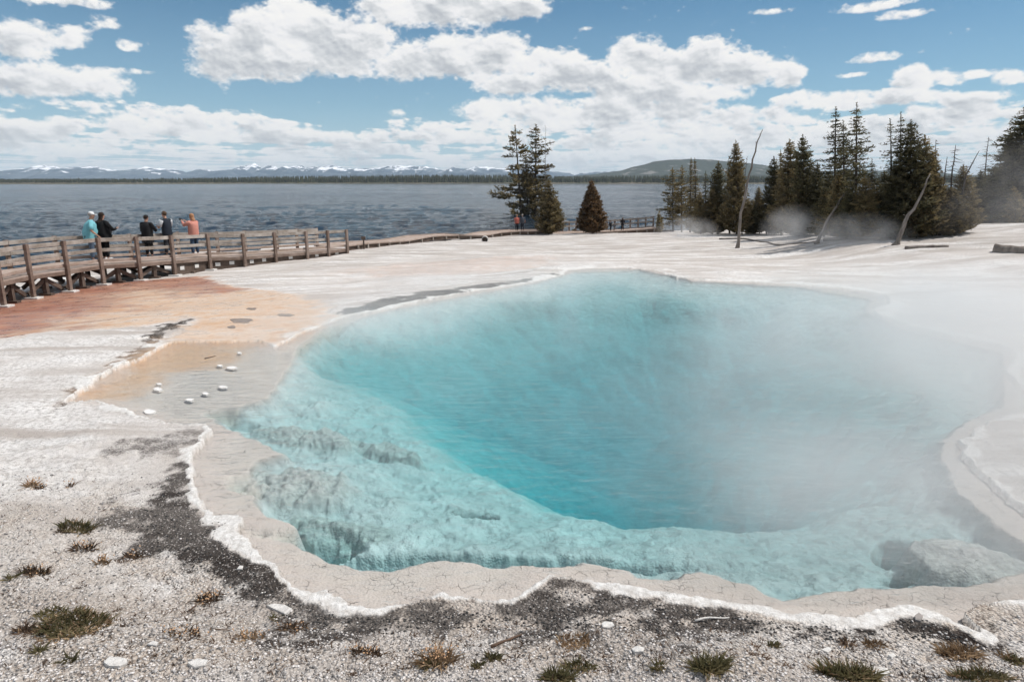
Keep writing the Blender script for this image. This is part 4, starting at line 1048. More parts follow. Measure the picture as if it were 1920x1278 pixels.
    tag(root, 'raised timber boardwalk with two-rail fences and braced piles, carrying the five standing people', 'boardwalk')
    return root
bridge = build_bridge()

# low walk from the end of the railing to the far pines
def low_walk(name, near_px, zoff, width, label, thick=.16, k=10, depths=None):
    P = []
    for (u, v) in near_px:
        if depths:
            yy = depths[len(P)]; P.append(Vector((ray(u, v)[0] / ray(u, v)[1] * yy, yy, z_at(v, yy)))); continue
        p = spot(u, v); P.append(Vector((p.x, p.y, ground_z(p.x, p.y) + zoff)))
    for _ in range(3): P = smooth(P)
    O = P[0].copy(); Nn = normals(P); root = empty(name, O); dk = MB(); ed = MB(); un = MB()
    for i in range(len(P) - 1):
        boards(dk, P[i] - O, P[i + 1] - O, Nn[i], Nn[i + 1], width, k, .05)
        for o in (.03, width - .03):
            ed.bar(P[i] - O + Nn[i] * o + Vector((0, 0, .03)), P[i + 1] - O + Nn[i + 1] * o + Vector((0, 0, .03)), .12, .09)
        un.bar(P[i] - O + Nn[i] * .12 + Vector((0, 0, -.05 - thick / 2)), P[i + 1] - O + Nn[i + 1] * .12 + Vector((0, 0, -.05 - thick / 2)), .06, thick)
    dk.build('deck', M_DECK, root); ed.build('kerb_board', M_DECK, root); un.build('skirt_board', M_UNDER, root)
    for i in range(len(P) - 1):
        for q in (.0, .5):
            a = P[i].lerp(P[i + 1], q) - O; m = MB(); m.bar(a + Vector((0, 0, -.32)), a + Vector((0, 0, -.02)), .12, .12, up=Nn[i]); m.build('support_block', M_RAIL, root)
    tag(root, label, 'boardwalk'); return root, P, Nn, O
LW = [(652,470.5),(690,465.5),(730,460.5),(767,457),(812,452.5),(860,449.5),(905,447),(940,443.5),(975,440.5),(1005,439.5),(1036,438.5)]
walk1, WP, WN, _o = low_walk('low_boardwalk', LW, .30, 2.3, 'low unfenced boardwalk on bare ground, carrying the strolling couple', .28)
LW2 = [(1037,438.6),(1060,438.2),(1095,437.6),(1139,436),(1175,433),(1213,430),(1240,427)]
walk2, WP2, WN2, O2 = low_walk('far_boardwalk', LW2, .30, 2.3, 'farthest stretch of boardwalk with a railing behind the lone cone-shaped conifer', .50, depths=[WP[-1].y + q for q in (0, 1.2, 2.6, 3.2, 3.6, 3.9, 4.2)])
def far_rail():
    mb = []
    m = 0; S_ = [WP2[i] + WN2[i] * 2.3 for i in range(len(WP2))]
    tot = [0]
    for i in range(len(S_) - 1): tot.append(tot[-1] + (S_[i + 1] - S_[i]).length)
    def at(s):
        for i in range(len(S_) - 1):
            if s <= tot[i + 1] or i == len(S_) - 2: return S_[i].lerp(S_[i + 1], (s - tot[i]) / (tot[i + 1] - tot[i]))
    k = 16; pts = [at(tot[-1] * i / k) for i in range(k + 1)]
    for i, p in enumerate(pts):
        q = MB(); q.bar(p - O2 + Vector((0, 0, -.4)), p - O2 + Vector((0, 0, 1.12)), .15, .15, up=(0, 1, 0)); q.build('post', M_POST, walk2)
        if i < k:
            for h in (1.0, .58):
                q = MB(); q.bar(p - O2 + Vector((0, -.1, h)), pts[i + 1] - O2 + Vector((0, -.1, h)), .06, .16); q.build('rail', M_RAIL, walk2)
far_rail()
# small things by the walk
def trail_marker():
    p = spot(682.5, 467); root = empty('trail_sign', p); m = MB(); m.bar((0, 0, -.1), (0, 0, .66), .09, .07, up=(0, 1, 0)); m.build('post', M_UNDER, root)
    m = MB(); m.bar((-.14, -.03, .74), (.14, -.03, .74), .04, .20, bev=.01); m.build('sign_panel', M_UNDER, root)
    tag(root, 'small dark marker post with a plate just past the end of the railing', 'sign')
trail_marker()
def culvert():
    p = spot(909, 453); root = empty('culvert_pipe', p + Vector((0, 0, .16))); n = 20; m = MB()
    for (r0, y0, r1, y1) in ((.26, 0, .26, .9), (.215, 0, .215, .9), (.215, 0, .26, 0)):
        vs = [(math.cos(6.2832 * j / n) * r, y, math.sin(6.2832 * j / n) * r) for r, y in ((r0, y0), (r1, y1)) for j in range(n)]
        m.add(vs, [(j, (j + 1) % n, n + (j + 1) % n, n + j) for j in range(n)])
    m.build('pipe_rim', simple('pipe_metal', (.50, .47, .44), (.3, .28, .26), 9, .6), root)
    d = MB(); d.add([(math.cos(6.2832 * j / n) * .214, .25, math.sin(6.2832 * j / n) * .214) for j in range(n)], [tuple(range(n))]); d.build('pipe_shade_disc', M_UNDER, root)  # dark disc closing the pipe, its colour stands in for the shade inside
    tag(root, 'round open end of a pipe at the foot of the low boardwalk', 'pipe')
culvert()

# ------------------------------------------------------------------ people
def skin_mesh(name, joints, edges, mat, parent, sub=2, root_j=None):
    """joints: name -> (x,y,z,rx,ry)"""
    ks = list(joints); idx = {k: i for i, k in enumerate(ks)}
    me = bpy.data.meshes.new(name); me.from_pydata([joints[k][:3] for k in ks], [(idx[a], idx[b]) for a, b in edges], [])
    o = bpy.data.objects.new(name, me); COL.objects.link(o)
    md = o.modifiers.new('skin', 'SKIN'); md.branch_smoothing = .4; md.use_smooth_shade = True
    for i, k in enumerate(ks):
        j = joints[k]; sv = me.skin_vertices[0].data[i]; sv.radius = (j[3], j[4] if len(j) > 4 else j[3]); sv.use_root = (k == (root_j or ks[0]))
    sb = o.modifiers.new('sub', 'SUBSURF'); sb.levels = sb.render_levels = sub
    bpy.context.view_layer.update(); dg = bpy.context.evaluated_depsgraph_get()
    nm = bpy.data.meshes.new_from_object(o.evaluated_get(dg)); nm.materials.clear(); nm.materials.append(mat)
    bpy.data.objects.remove(o); o = bpy.data.objects.new(name, nm); COL.objects.link(o); o.parent = parent
    for p in nm.polygons: p.use_smooth = True
    return o
def ellip(name, c, r, mat, parent, cut=None, rot=None, n=(14, 10), nz=0.0):
    V = []; Fs = []; a, b = n
    for i in range(b + 1):
        t = math.pi * i / b
        for j in range(a):
            p = 2 * math.pi * j / a; v = Vector((math.sin(t) * math.cos(p) * r[0], math.sin(t) * math.sin(p) * r[1], math.cos(t) * r[2]))
            if nz: v *= 1 + nz * (vnoise(np.array([p * 2.5]), np.array([t * 3.1]), 4)[0] - .5)
            if cut is not None and v.z < cut * r[2]: v.z = cut * r[2]
            if rot: v = rot @ v
            V.append(v + Vector(c))
    for i in range(b):
        for j in range(a): Fs.append((i * a + j, (i + 1) * a + j, (i + 1) * a + (j + 1) % a, i * a + (j + 1) % a))
    return mesh_np(name, [tuple(v) for v in V], Fs, mat, True, parent)
def flat(name, c, rough=.85): return simple(name, c, tuple(x * .75 for x in c), 14, rough, .006, .2)
SKIN = flat('skin', (.48, .27, .19), .6)
HAIRM = {'dark': flat('dark_hair', (.035, .022, .016)), 'brown': flat('brown_hair', (.10, .058, .036)), 'blond': flat('reddish_blond_hair', (.42, .22, .12)), 'grey': flat('grey_hair', (.3, .28, .26))}
CL = {}
def cloth(c):
    if c not in CL: CL[c] = flat('cloth_%d' % len(CL), c)
    return CL[c]
def person(loc, face, h=1.75, bulk=1.0, hips=1.0, shirt=(.1, .1, .1), pants=(.03, .03, .035), shoe=(.05, .05, .05), hair='dark', hair_len=0, hat=None, sleeve=1.0, sleeve_col=None,
           armL=((-.30, .05, 1.12), (-.26, .22, 1.02)), armR=((.30, .05, 1.12), (.26, .22, 1.02)), head_tilt=.25, lean=0.0, stance=.11, step=0.0, hem=.0, holds=None, label='', group=None, lod=0, skirt=False, long_coat=False, turn=0.0):
    """figure 1.75 m tall facing +y; arms given as (elbow, wrist)"""
    k = h / 1.75; root = empty('person', loc, face); root.scale = (k, k, k)
    b = bulk; hp = hips
    hz = 1.60; hy = lean * .35 + .02
    ch = (0, lean * .22, 1.34); nk = (0, lean * .30, 1.475)
    J = {'pelvis': (0, 0, .93, .13 * b, .10 * b), 'belly': (0, lean * .08 + .02 * (b - 1), 1.08, .125 * b, .105 * b), 'chest': (*ch, .135 * b, .09 * b), 'collar': (0, lean * .27, 1.435, .075, .065), 'neck': (0, lean * .31, 1.50, .052, .055),
         'headlow': (0, hy + .03, 1.575, .070, .082), 'head': (0, hy + .015 + head_tilt * .02, 1.660, .083, .098), 'crown': (0, hy, 1.705, .055, .066)}
    E = [('pelvis', 'belly'), ('belly', 'chest'), ('chest', 'collar'), ('collar', 'neck'), ('neck', 'headlow'), ('headlow', 'head'), ('head', 'crown')]
    for s, nm, arm in ((-1, 'l', armL), (1, 'r', armR)):
        el, wr = Vector(arm[0]), Vector(arm[1]); sh = Vector((s * .185 * (b * .5 + .5), lean * .24, 1.395))
        J['sh' + nm] = (*sh, .050); J['el' + nm] = (*el, .042); J['wr' + nm] = (*wr, .028)
        E += [('chest', 'sh' + nm), ('sh' + nm, 'el' + nm), ('el' + nm, 'wr' + nm)]
        d = (wr - el).normalized(); ax = Vector((s * -.3, .2, 1)).normalized(); side = d.cross(ax).normalized(); up = side.cross(d).normalized()
        pl = wr + d * .055; J['pa' + nm] = (*pl, .020, .034); E.append(('wr' + nm, 'pa' + nm))
        if not lod:
            for f in range(4):
                off = side * (f - 1.5) * .019; ln = (.034, .041, .038, .029)[f]
                a = pl + off + d * .036; c = a + d * ln * .8 - up * ln * .35; e_ = c + d * ln * .3 - up * ln * .65
                J['f%d1' % f + nm] = (*a, .0095); J['f%d2' % f + nm] = (*c, .0085); J['f%d3' % f + nm] = (*e_, .0075)
                E += [('pa' + nm, 'f%d1' % f + nm), ('f%d1' % f + nm, 'f%d2' % f + nm), ('f%d2' % f + nm, 'f%d3' % f + nm)]
            a = wr + d * .03 + side * -s * .034; c = a + d * .032 - up * .018 - side * s * .012
            J['t1' + nm] = (*a, .011); J['t2' + nm] = (*c, .009); E += [('wr' + nm, 't1' + nm), ('t1' + nm, 't2' + nm)]
        st = step * s
        J['hip' + nm] = (s * .085 * hp, 0, .84, .082 * hp); J['kn' + nm] = (s * (stance * .9 + .005), st * .45 + .02, .48, .062); J['an' + nm] = (s * stance, st, .09, .034); J['toe' + nm] = (s * (stance + .015), st + .11, .035, .024, .020)
        E += [('pelvis', 'hip' + nm), ('hip' + nm, 'kn' + nm), ('kn' + nm, 'an' + nm), ('an' + nm, 'toe' + nm)]
    skin_mesh('body', J, E, SKIN, root, 2 if not lod else 1)
    g = lambda n_, e: (*J[n_][:3], J[n_][3] + e, (J[n_][4] if len(J[n_]) > 4 else J[n_][3]) + e)
    # shirt / jacket: lofted torso with set-in sleeves
    sm_ = MB(); sw = .5 + b * .5
    rings = [((0, 0, .84 - hem), (.175 + .03 * (hem > .1)) * b * (hp * .5 + .5), .150 * b), ((0, .0, .93), .180 * b * (hp * .5 + .5), .152 * b), ((0, lean * .08 + .02 * (b - 1), 1.06), .175 * b, .150 * b * (b * .5 + .5)),
             ((0, lean * .15, 1.20), .180 * b, .148 * b), ((0, lean * .21, 1.32), .205 * sw, .140 * b), ((0, lean * .24, 1.40), .195 * sw, .115 * sw), ((0, lean * .26, 1.445), .125, .095), ((0, lean * .28, 1.475), .072, .072), ((0, lean * .29, 1.495), .064, .066)]
    nn = 18; vs = []
    for (c, rx, ry) in rings:
        for q in range(nn):
            a = 6.2832 * q / nn; ca, sa = math.cos(a), math.sin(a); fold = 1 + .02 * math.sin(a * 5 + c[2] * 9)
            vs.append((c[0] + rx * fold * math.copysign(abs(ca) ** .85, ca), c[1] + ry * fold * math.copysign(abs(sa) ** .85, sa), c[2]))
    sm_.add(vs, [(r_ * nn + q, r_ * nn + (q + 1) % nn, (r_ + 1) * nn + (q + 1) % nn, (r_ + 1) * nn + q) for r_ in range(len(rings) - 1) for q in range(nn)])
    for nm in 'lr':
        el, wr, sh = Vector(J['el' + nm][:3]), Vector(J['wr' + nm][:3]), Vector(J['sh' + nm][:3]); s0 = sh * .80 + Vector((0, lean * .24, 1.40)) * .20
        if sleeve <= .55: sm_.tube([s0, sh, sh.lerp(el, .5), sh.lerp(el, min(1, sleeve * 1.8))], [.085, .088, .082, .078], 12)
        else:
            q = el.lerp(wr, min(1, (sleeve - .5) * 2) * .97); sm_.tube([s0, sh, sh.lerp(el, .5), el, el.lerp(q, .5), q], [.085, .088, .078, .066, .056, .048], 12)
    sm_.build('shirt', cloth(shirt), root, True)
    if sleeve_col:
        for nm in 'lr':
            sh, el = Vector(J['sh' + nm][:3]), Vector(J['el' + nm][:3])
            ms_ = MB(); ms_.tube([sh.lerp(el, -.12), sh, sh.lerp(el, .4), sh.lerp(el, .78)], [.080, .098, .094, .088], 12); ms_.build('sleeve', cloth(sleeve_col), root, True)
    pj = {'pelvis': (0, 0, .93, .135 * b, .115 * b)}; PE = []
    for nm in 'lr':
        pj['hip' + nm] = g('hip' + nm, .012); pj['kn' + nm] = g('kn' + nm, .022); pj['an' + nm] = (J['an' + nm][0], J['an' + nm][1], .11, .062)
        PE += [('pelvis', 'hip' + nm), ('hip' + nm, 'kn' + nm), ('kn' + nm, 'an' + nm)]
    skin_mesh('trousers', pj, PE, cloth(pants), root, 2 if not lod else 1)
    for nm in 'lr':
        a = J['an' + nm]; skin_mesh('shoe', {'h': (a[0], a[1] - .045, .052, .060, .054), 'm': (a[0], a[1] + .06, .050, .062, .052), 't': (a[0] * 1.1, a[1] + .20, .040, .054, .040)}, [('h', 'm'), ('m', 't')], cloth(shoe), root, 1)
    # head: nose, ears, eyes, mouth, hair
    hc = Vector((0, hy + .015, 1.655))
    if not lod:
        fm = MB(); 
        ellip('nose', hc + Vector((0, .098, -.012)), (.012, .018, .022), SKIN, root, n=(8, 6))
        for s in (-1, 1):
            ellip('ear', hc + Vector((s * .080, -.004, -.005)), (.012, .022, .032), SKIN, root, n=(8, 6))
            ellip('eye', hc + Vector((s * .030, .088, .012)), (.011, .007, .008), flat('eye_dark', (.03, .025, .02)) if 'eye_dark' not in bpy.data.materials else bpy.data.materials['eye_dark'], root, n=(8, 6))
        ellip('mouth', hc + Vector((0, .090, -.052)), (.024, .006, .006), flat('lip', (.30, .12, .10)) if 'lip' not in bpy.data.materials else bpy.data.materials['lip'], root, n=(8, 6))
    rot = Matrix.Rotation(.35, 3, 'X')
    hm = HAIRM[hair]
    if hair_len == 0: ellip('hair', hc + Vector((0, -.018, .030)), (.096, .102, .096), hm, root, cut=-.72, rot=rot, nz=.10)
    else:
        z0 = hc.z - hair_len; ellip('hair_top', hc + Vector((0, -.020, .026)), (.099, .104, .096), hm, root, cut=-.6, rot=rot, nz=.10)
        skin_mesh('hair', {'t': (0, hc.y - .01, hc.z + .045, .088, .092), 'm': (0, hc.y - .045, hc.z - .03, .092, .070), 'n': (0, hc.y - .075, hc.z - .5 * hair_len - .03, .090 + .02 * (hair_len > .2), .05), 'e': (0, hc.y - .085 - .3 * (b - 1), z0, .075, .035)}, [('t', 'm'), ('m', 'n'), ('n', 'e')], hm, root, 2)
    if hat:
        hcol, brim = hat
        hr = ellip('hat', hc + Vector((0, -.008, .038)), (.096, .106, .092), cloth(hcol), root, cut=-.15)
        bm_ = MB(); n = 12
        c0 = hc + Vector((0, .06 if brim == 'cap' else -.005, .035)); rx, ry = (.080, .125) if brim == 'cap' else (.17, .18)
        vs = [c0 + Vector((math.cos(6.2832 * j / n) * rx, math.sin(6.2832 * j / n) * ry, -.015 * abs(math.cos(6.2832 * j / n)) - .02 * max(0, math.sin(6.2832 * j / n)) + dz)) for dz in (0, .01) for j in range(n)]
        bm_.add(vs, [tuple(range(n - 1, -1, -1)), tuple(range(n, 2 * n))] + [(j, (j + 1) % n, n + (j + 1) % n, n + j) for j in range(n)]); bm_.build('brim', cloth(hcol), hr)
    tag(root, label, 'person', group)
    return root, J, k, face
def on_deck(u, v, dk=None):
    """point on the boardwalk deck seen at a pixel, kept a step inside its edges"""
    best = None; d = Vector(ray(u, v))
    for z in np.linspace(-2.6, .2, 281):
        t = (z - CZ) / d.z; p = Vector((d.x * t, d.y * t, z))
        for P, Nn, w in ((PB, NB, WID), (WP, WN, 2.3), (WP2, WN2, 2.3)):
            for i in range(len(P) - 1):
                a, b_ = P[i], P[i + 1]; e = b_ - a; q = ((p.x - a.x) * e.x + (p.y - a.y) * e.y) / (e.x ** 2 + e.y ** 2)
                if -.02 <= q <= 1.02:
                    c = a.lerp(b_, q); nn = Nn[i].lerp(Nn[i + 1], q); s = nn.dot(Vector((p.x - c.x, p.y - c.y, 0)))
                    sc = min(max(s, .35), w - .35); err = abs(c.z - z) * 3 + abs(s - sc)
                    if best is None or err < best[0]: best = (err, Vector((c.x + nn.x * sc, c.y + nn.y * sc, c.z)))
    return best[1]
def height_to(vtop, p): return z_at(vtop, p.y) - p.z
G5 = 'sightseers on the raised boardwalk'
def held(root, J, hand, name, size, col, label, cat):
    """a phone or camera in a hand: a thing of its own"""
    w = Vector(J['pa' + hand][:3]); bpy.context.view_layer.update()
    M = Matrix.Translation(root.location) @ Matrix.Rotation(root.rotation_euler.z, 4, 'Z') @ Matrix.Scale(root.scale.x, 4)
    o = MB(); c = Vector((0, 0, 0)); o.bar((0, 0, -size[2] / 2), (0, 0, size[2] / 2), size[0], size[1], up=(0, 1, .0001), bev=.004)
    r = o.build(name, cloth(col)); r.location = M @ (w + Vector((0, .05, .045))); r.rotation_euler = (-.5, 0, root.rotation_euler.z); tag(r, label, cat)
p = on_deck(196, 483)
r1 = person(p, R(-55), height_to(401, p) * 1.03, 1.42, 1.15, shirt=(.20, .50, .56), pants=(.10, .14, .20), shoe=(.04, .05, .08), hair='grey', hat=((.80, .80, .80), 'cap'), sleeve=.5, armL=((-.36, .06, 1.12), (-.26, .28, 1.06)), armR=((.42, .04, 1.12), (.40, .24, .92)), lean=.30, hem=.02, head_tilt=1,
            label='heavy-set person in a turquoise short-sleeved shirt and white cap leaning over the railing', group=G5)
p = on_deck(218, 484)
r2 = person(p, R(-25), height_to(399, p) * 1.0, 1.45, 1.35, shirt=(.010, .010, .011), pants=(.012, .012, .014), shoe=(.65, .65, .66), hair='dark', hair_len=.27, sleeve=.9, armL=((-.38, .10, 1.13), (-.20, .30, 1.15)), armR=((.40, .12, 1.13), (.30, .34, 1.18)), hem=.12, stance=.10,
            label='long dark-haired person all in black with white shoes beside the turquoise shirt', group=G5)
held(r2[0], r2[1], 'r', 'phone', (.08, .012, .15), (.5, .5, .52), 'pale phone held by the long-haired person in black', 'phone')
p = on_deck(277, 479)
r3 = person(p, R(-10), height_to(404, p), 1.25, 1.0, shirt=(.016, .016, .018), pants=(.02, .02, .022), shoe=(.04, .035, .035), hair='dark', hat=((.012, .012, .013), 'cap'), sleeve=1.0, armL=((-.33, .10, 1.12), (-.16, .26, 1.10)), armR=((.33, .12, 1.12), (.18, .28, 1.12)), hem=.22,
            label='person with a black cap and long dark jacket seen from behind', group=G5)
p = on_deck(307, 477)
r4 = person(p, R(62), height_to(397, p), 1.05, 1.0, shirt=(.022, .028, .040), pants=(.028, .030, .036), shoe=(.03, .03, .03), hair='brown', sleeve=.3, sleeve_col=(.62, .64, .66), armL=((-.28, .10, 1.12), (-.16, .34, 1.18)), armR=((.26, .14, 1.12), (.08, .40, 1.20)), lean=.10, hem=.0, head_tilt=.8,
            label='dark-vested person with pale sleeves looking down at something in raised hands', group=G5)
held(r4[0], r4[1], 'r', 'phone', (.08, .012, .15), (.03, .03, .03), 'dark phone in the hands of the vested person with pale sleeves', 'phone')
p = on_deck(358, 473)
r5 = person(p, R(70), height_to(401, p), 1.18, 1.05, shirt=(.62, .27, .21), pants=(.05, .08, .13), shoe=(.02, .02, .02), hair='blond', hair_len=.19, sleeve=.9, armL=((-.26, .22, 1.30), (-.12, .46, 1.46)), armR=((.24, .24, 1.28), (.10, .46, 1.44)), hem=.05, stance=.13,
            label='blond-haired person in a salmon top photographing with both arms raised', group=G5)
held(r5[0], r5[1], 'l', 'camera', (.12, .05, .09), (.02, .02, .02), 'small black camera held up by the person in the salmon top', 'camera')
GC = None
p = on_deck(967, 436); person(p, R(8), height_to(403, p), 1.1, 1.05, shirt=(.55, .16, .12), pants=(.02, .022, .03), shoe=(.05, .05, .05), hair='blond', sleeve=.4, armL=((-.29, -.02, 1.12), (-.27, .06, .88)), armR=((.29, .02, 1.12), (.27, .08, .88)), step=.12, lod=1,
        label='person in a coral red top and dark trousers walking left of the companion in grey', group='strolling couple on the low boardwalk')
p = p + Vector((.55, .12, -.004)); person(p, R(-4), height_to(402, p), 1.12, 1.0, shirt=(.10, .11, .13), pants=(.03, .034, .045), shoe=(.05, .05, .05), hair='grey', hat=((.55, .52, .48), 'wide'), sleeve=.4, armL=((-.29, 0, 1.12), (-.27, .08, .88)), armR=((.30, -.02, 1.12), (.28, .04, .88)), step=-.12, lod=1,
        label='person in dark grey with a pale wide hat walking right of the coral red top', group='strolling couple on the low boardwalk')
GF = 'distant walkers on the far boardwalk'
p = on_deck(1145, 434.3); person(p, R(40), height_to(413, p), 1.2, 1.1, shirt=(.015, .015, .018), pants=(.02, .02, .025), hair='dark', lean=.5, lod=1, step=.1, label='stooping dark-clad distant walker, left of the three by the lone conifer', group=GF)
p = on_deck(1151.5, 433.6); person(p, R(10), height_to(418, p), .95, .95, shirt=(.10, .10, .11), pants=(.30, .25, .23), hair='brown', lod=1, label='short distant figure in grey, middle of the three walkers', group=GF)
p = on_deck(1166.5, 432.3); person(p, R(-20), height_to(408, p), 1.0, 1.0, shirt=(.02, .015, .016), pants=(.02, .02, .022), hair='brown', hair_len=.2, lod=1, step=.1, label='tall slim distant walker with long hair, nearest the far railing', group=GF)

# ------------------------------------------------------------------ foreground plants
M_GRASS = needle_mat('green_blades', (.080, .075, .032), (.22, .18, .095)); M_DRY = needle_mat('dry_blades', (.16, .10, .055), (.42, .30, .19)); M_BRN = needle_mat('brown_stems', (.07, .045, .03), (.17, .115, .08)); M_BUD = flat('orange_buds', (.62, .38, .22))
def tuft_arrays(rg, n, w, d, h, spread=.6, bend=.5, bw=.006):
    """n curved blades with roots in an ellipse w x d"""
    a = rg.uniform(0, 6.28, n); rr = np.sqrt(rg.rand(n)); x = np.cos(a) * rr * w; y = np.sin(a) * rr * d
    L_ = h * (.4 + .8 * rg.rand(n)); dx = rg.normal(0, spread, n) + np.cos(a) * rr * .5; dy = rg.normal(0, spread, n) + np.sin(a) * rr * .5
    base = np.stack([x, y, np.full(n, -.01)], 1); dirn = np.stack([dx, dy, np.ones(n)], 1); dirn /= np.linalg.norm(dirn, axis=1)[:, None]
    side = np.cross(dirn, rg.normal(0, 1, (n, 3))); side /= np.linalg.norm(side, axis=1)[:, None]; s = side * bw * (.6 + .8 * rg.rand(n))[:, None]
    mid = base + dirn * (L_ * .55)[:, None]; tip = base + (dirn + np.stack([dx, dy, np.full(n, -.4)], 1) * bend * .5) * L_[:, None]
    V = np.stack([base - s, base + s, mid + s * .8, mid - s * .8, tip], 1).reshape(-1, 3)
    i = np.arange(n) * 5; F4 = np.stack([i, i + 1, i + 2, i + 3], 1).tolist(); F3 = np.stack([i + 3, i + 2, i + 4], 1).tolist()
    return V, F4 + F3
def drape(V, x0, y0):
    return V
def tuft(u, v, w, d, h, n, label, mat=None, seed=0, name='grass_tuft', cat='grass tuft', group='low plants on the pale ground', buds=0, dry=.25):
    w, d, n = w * .72, d * .8, int(n * .5); p = spot(u, v); rg = np.random.RandomState(seed + int(u)); root = empty(name, p)
    V, Fc = tuft_arrays(rg, n, w, d, h)
    # roots follow the ground
    zz = V[:, 2].copy(); k = 5
    for i in range(0, len(V), k): V[i:i + k, 2] += ground_z(p.x + V[i, 0], p.y + V[i, 1]) - p.z
    mesh_np('blades', V, Fc, mat or M_GRASS, False, root)
    if dry:
        V, Fc = tuft_arrays(rg, int(n * dry), w * 1.15, d * 1.15, h * .8, .9)
        for i in range(0, len(V), k): V[i:i + k, 2] += ground_z(p.x + V[i, 0], p.y + V[i, 1]) - p.z
        mesh_np('dry_blades', V, Fc, M_DRY, False, root)
    if buds:
        buds = int(buds * .6); C0 = np.stack([rg.normal(0, w * .6, buds), rg.normal(0, d * .6, buds), rg.uniform(.3, 1.0, buds) * h], 1); C0[:, 2] += np.array([ground_z(p.x + c[0], p.y + c[1]) - p.z for c in C0])
        o6 = np.array([[1,0,0],[0,1,0],[-1,0,0],[0,-1,0],[0,0,1],[0,0,-1]]) * .006
        V = (C0[:, None] + o6[None] * rg.uniform(.6, 1.4, (buds, 1, 1))).reshape(-1, 3); f = np.array([[0,1,4],[1,2,4],[2,3,4],[3,0,4],[1,0,5],[2,1,5],[3,2,5],[0,3,5]])
        prev = root.children[-1] if False else [c for c in COL.objects if c.parent == root][-1]
        me = prev.data; n0 = len(me.vertices); oldV = np.empty(n0 * 3, np.float32); me.vertices.foreach_get('co', oldV); oldF = [tuple(p_.vertices) for p_ in me.polygons]
        nf0 = len(oldF); allF = oldF + [tuple(int(q) + n0 for q in ff) for ff in (f[None] + (np.arange(buds) * 6)[:, None, None]).reshape(-1, 3)]
        nm_ = mesh_np('tmp', np.concatenate([oldV.reshape(-1, 3), V]), allF, me.materials[0]); nm_.data.materials.append(M_BUD)
        nm_.data.polygons.foreach_set('material_index', np.array([0] * nf0 + [1] * (len(allF) - nf0), np.int32)); d_ = nm_.data; bpy.data.objects.remove(nm_); prev.data = d_
    tag(root, label, cat, group); return root
tuft(143, 990, .17, .10, .09, 420, 'round green tuft alone on white ground left of the black gravel')
tuft(118, 996, .06, .05, .06, 90, 'tiny sprig touching the left side of the lone round green tuft', M_BRN)
tuft(140, 1175, .28, .20, .075, 1500, 'largest green-brown mat of low plants in the lower left corner', seed=3, dry=.6)
tuft(95, 1150, .12, .08, .06, 260, 'spiky fringe on the upper left of the largest mat', seed=4)
tuft(55, 1180, .12, .06, .06, 240, 'brown trailing fringe left of the largest mat', M_BRN, seed=5)
tuft(75, 1222, .035, .03, .09, 60, 'small isolated green sprig below the largest mat', seed=6, dry=0)
tuft(128, 1238, .05, .035, .06, 90, 'small bright green clump under the largest mat', seed=7, dry=0)
tuft(65, 1075, .13, .06, .08, 240, 'brown-green straggly plant above the largest mat', M_BRN, seed=8, buds=20)
tuft(20, 1083, .05, .04, .06, 70, 'little green sprig at the left frame edge', seed=9)
tuft(62, 910, .09, .06, .09, 130, 'dry plant with orange buds furthest up the white slope', M_DRY, seed=10, buds=60)
tuft(73, 916, .06, .05, .05, 100, 'brown sprig right under the furthest orange-budded plant', M_BRN, seed=11, buds=10)
tuft(132, 911, .045, .04, .08, 50, 'small upright dry sprig right of the orange-budded pair', M_BRN, seed=12, buds=12)
tuft(156, 1030, .12, .06, .09, 120, 'thin reddish weed between the lone round tuft and the largest mat', M_BRN, seed=13, buds=30, dry=.4)
tuft(192, 1055, .07, .04, .09, 80, 'thin budded weed just above the brown gravel', M_DRY, seed=14, buds=30)
tuft(250, 1045, .09, .06, .08, 120, 'dark-stemmed weed at the edge of the black gravel', M_BRN, seed=15, buds=24)
tuft(392, 1125, .11, .07, .08, 160, 'dry orange-budded weed in the middle of the brown gravel, left of the white slab', M_BRN, seed=16, buds=70)
tuft(512, 1160, .03, .03, .06, 40, 'tiny green sprig just under the white slab', seed=17)
tuft(550, 1178, .13, .05, .06, 180, 'flat brown plant right of the white slab', M_BRN, seed=18, buds=24)
tuft(345, 1190, .14, .07, .06, 140, 'sparse orange-budded weed lower centre left', M_BRN, seed=19, buds=60)
tuft(470, 1195, .12, .06, .06, 120, 'sparse reddish weed below the white slab', M_DRY, seed=20, buds=46)
tuft(820, 1240, .13, .08, .12, 260, 'tall dry orange-budded plant near the brown stick', M_DRY, seed=21, buds=120, dry=.5)
tuft(805, 1248, .07, .04, .06, 160, 'green base tuft left of the tall dry budded plant', seed=22)
tuft(685, 1225, .14, .06, .07, 170, 'dark straggly plant left of the tall dry budded one', M_BRN, seed=23, buds=50)
tuft(925, 1235, .07, .04, .06, 160, 'small olive tuft just below the brown stick', seed=24)
tuft(895, 1248, .06, .035, .05, 110, 'small dark tuft between the budded plant and the olive tuft', seed=25)
tuft(1075, 1205, .14, .10, .05, 320, 'pale olive cushion right of the brown stick', M_DRY, seed=26, dry=.5)
tuft(1085, 1250, .13, .06, .06, 320, 'olive patch at lower centre above the bottom tuft', seed=27)
tuft(1045, 1272, .12, .05, .08, 500, 'dense dark green tuft cut by the bottom edge, lower centre', seed=28)
tuft(1235, 1248, .06, .03, .05, 160, 'small dark tuft left of the bright spiky one', seed=29)
tuft(1330, 1252, .13, .06, .10, 640, 'bright green spiky tuft near the bottom edge', seed=30, dry=.15)
tuft(1450, 1210, .05, .03, .05, 130, 'little green tuft below the white twig', seed=31)
tuft(1590, 1268, .24, .06, .10, 1000, 'wide dark green clump cut by the bottom edge', seed=32, dry=.3)
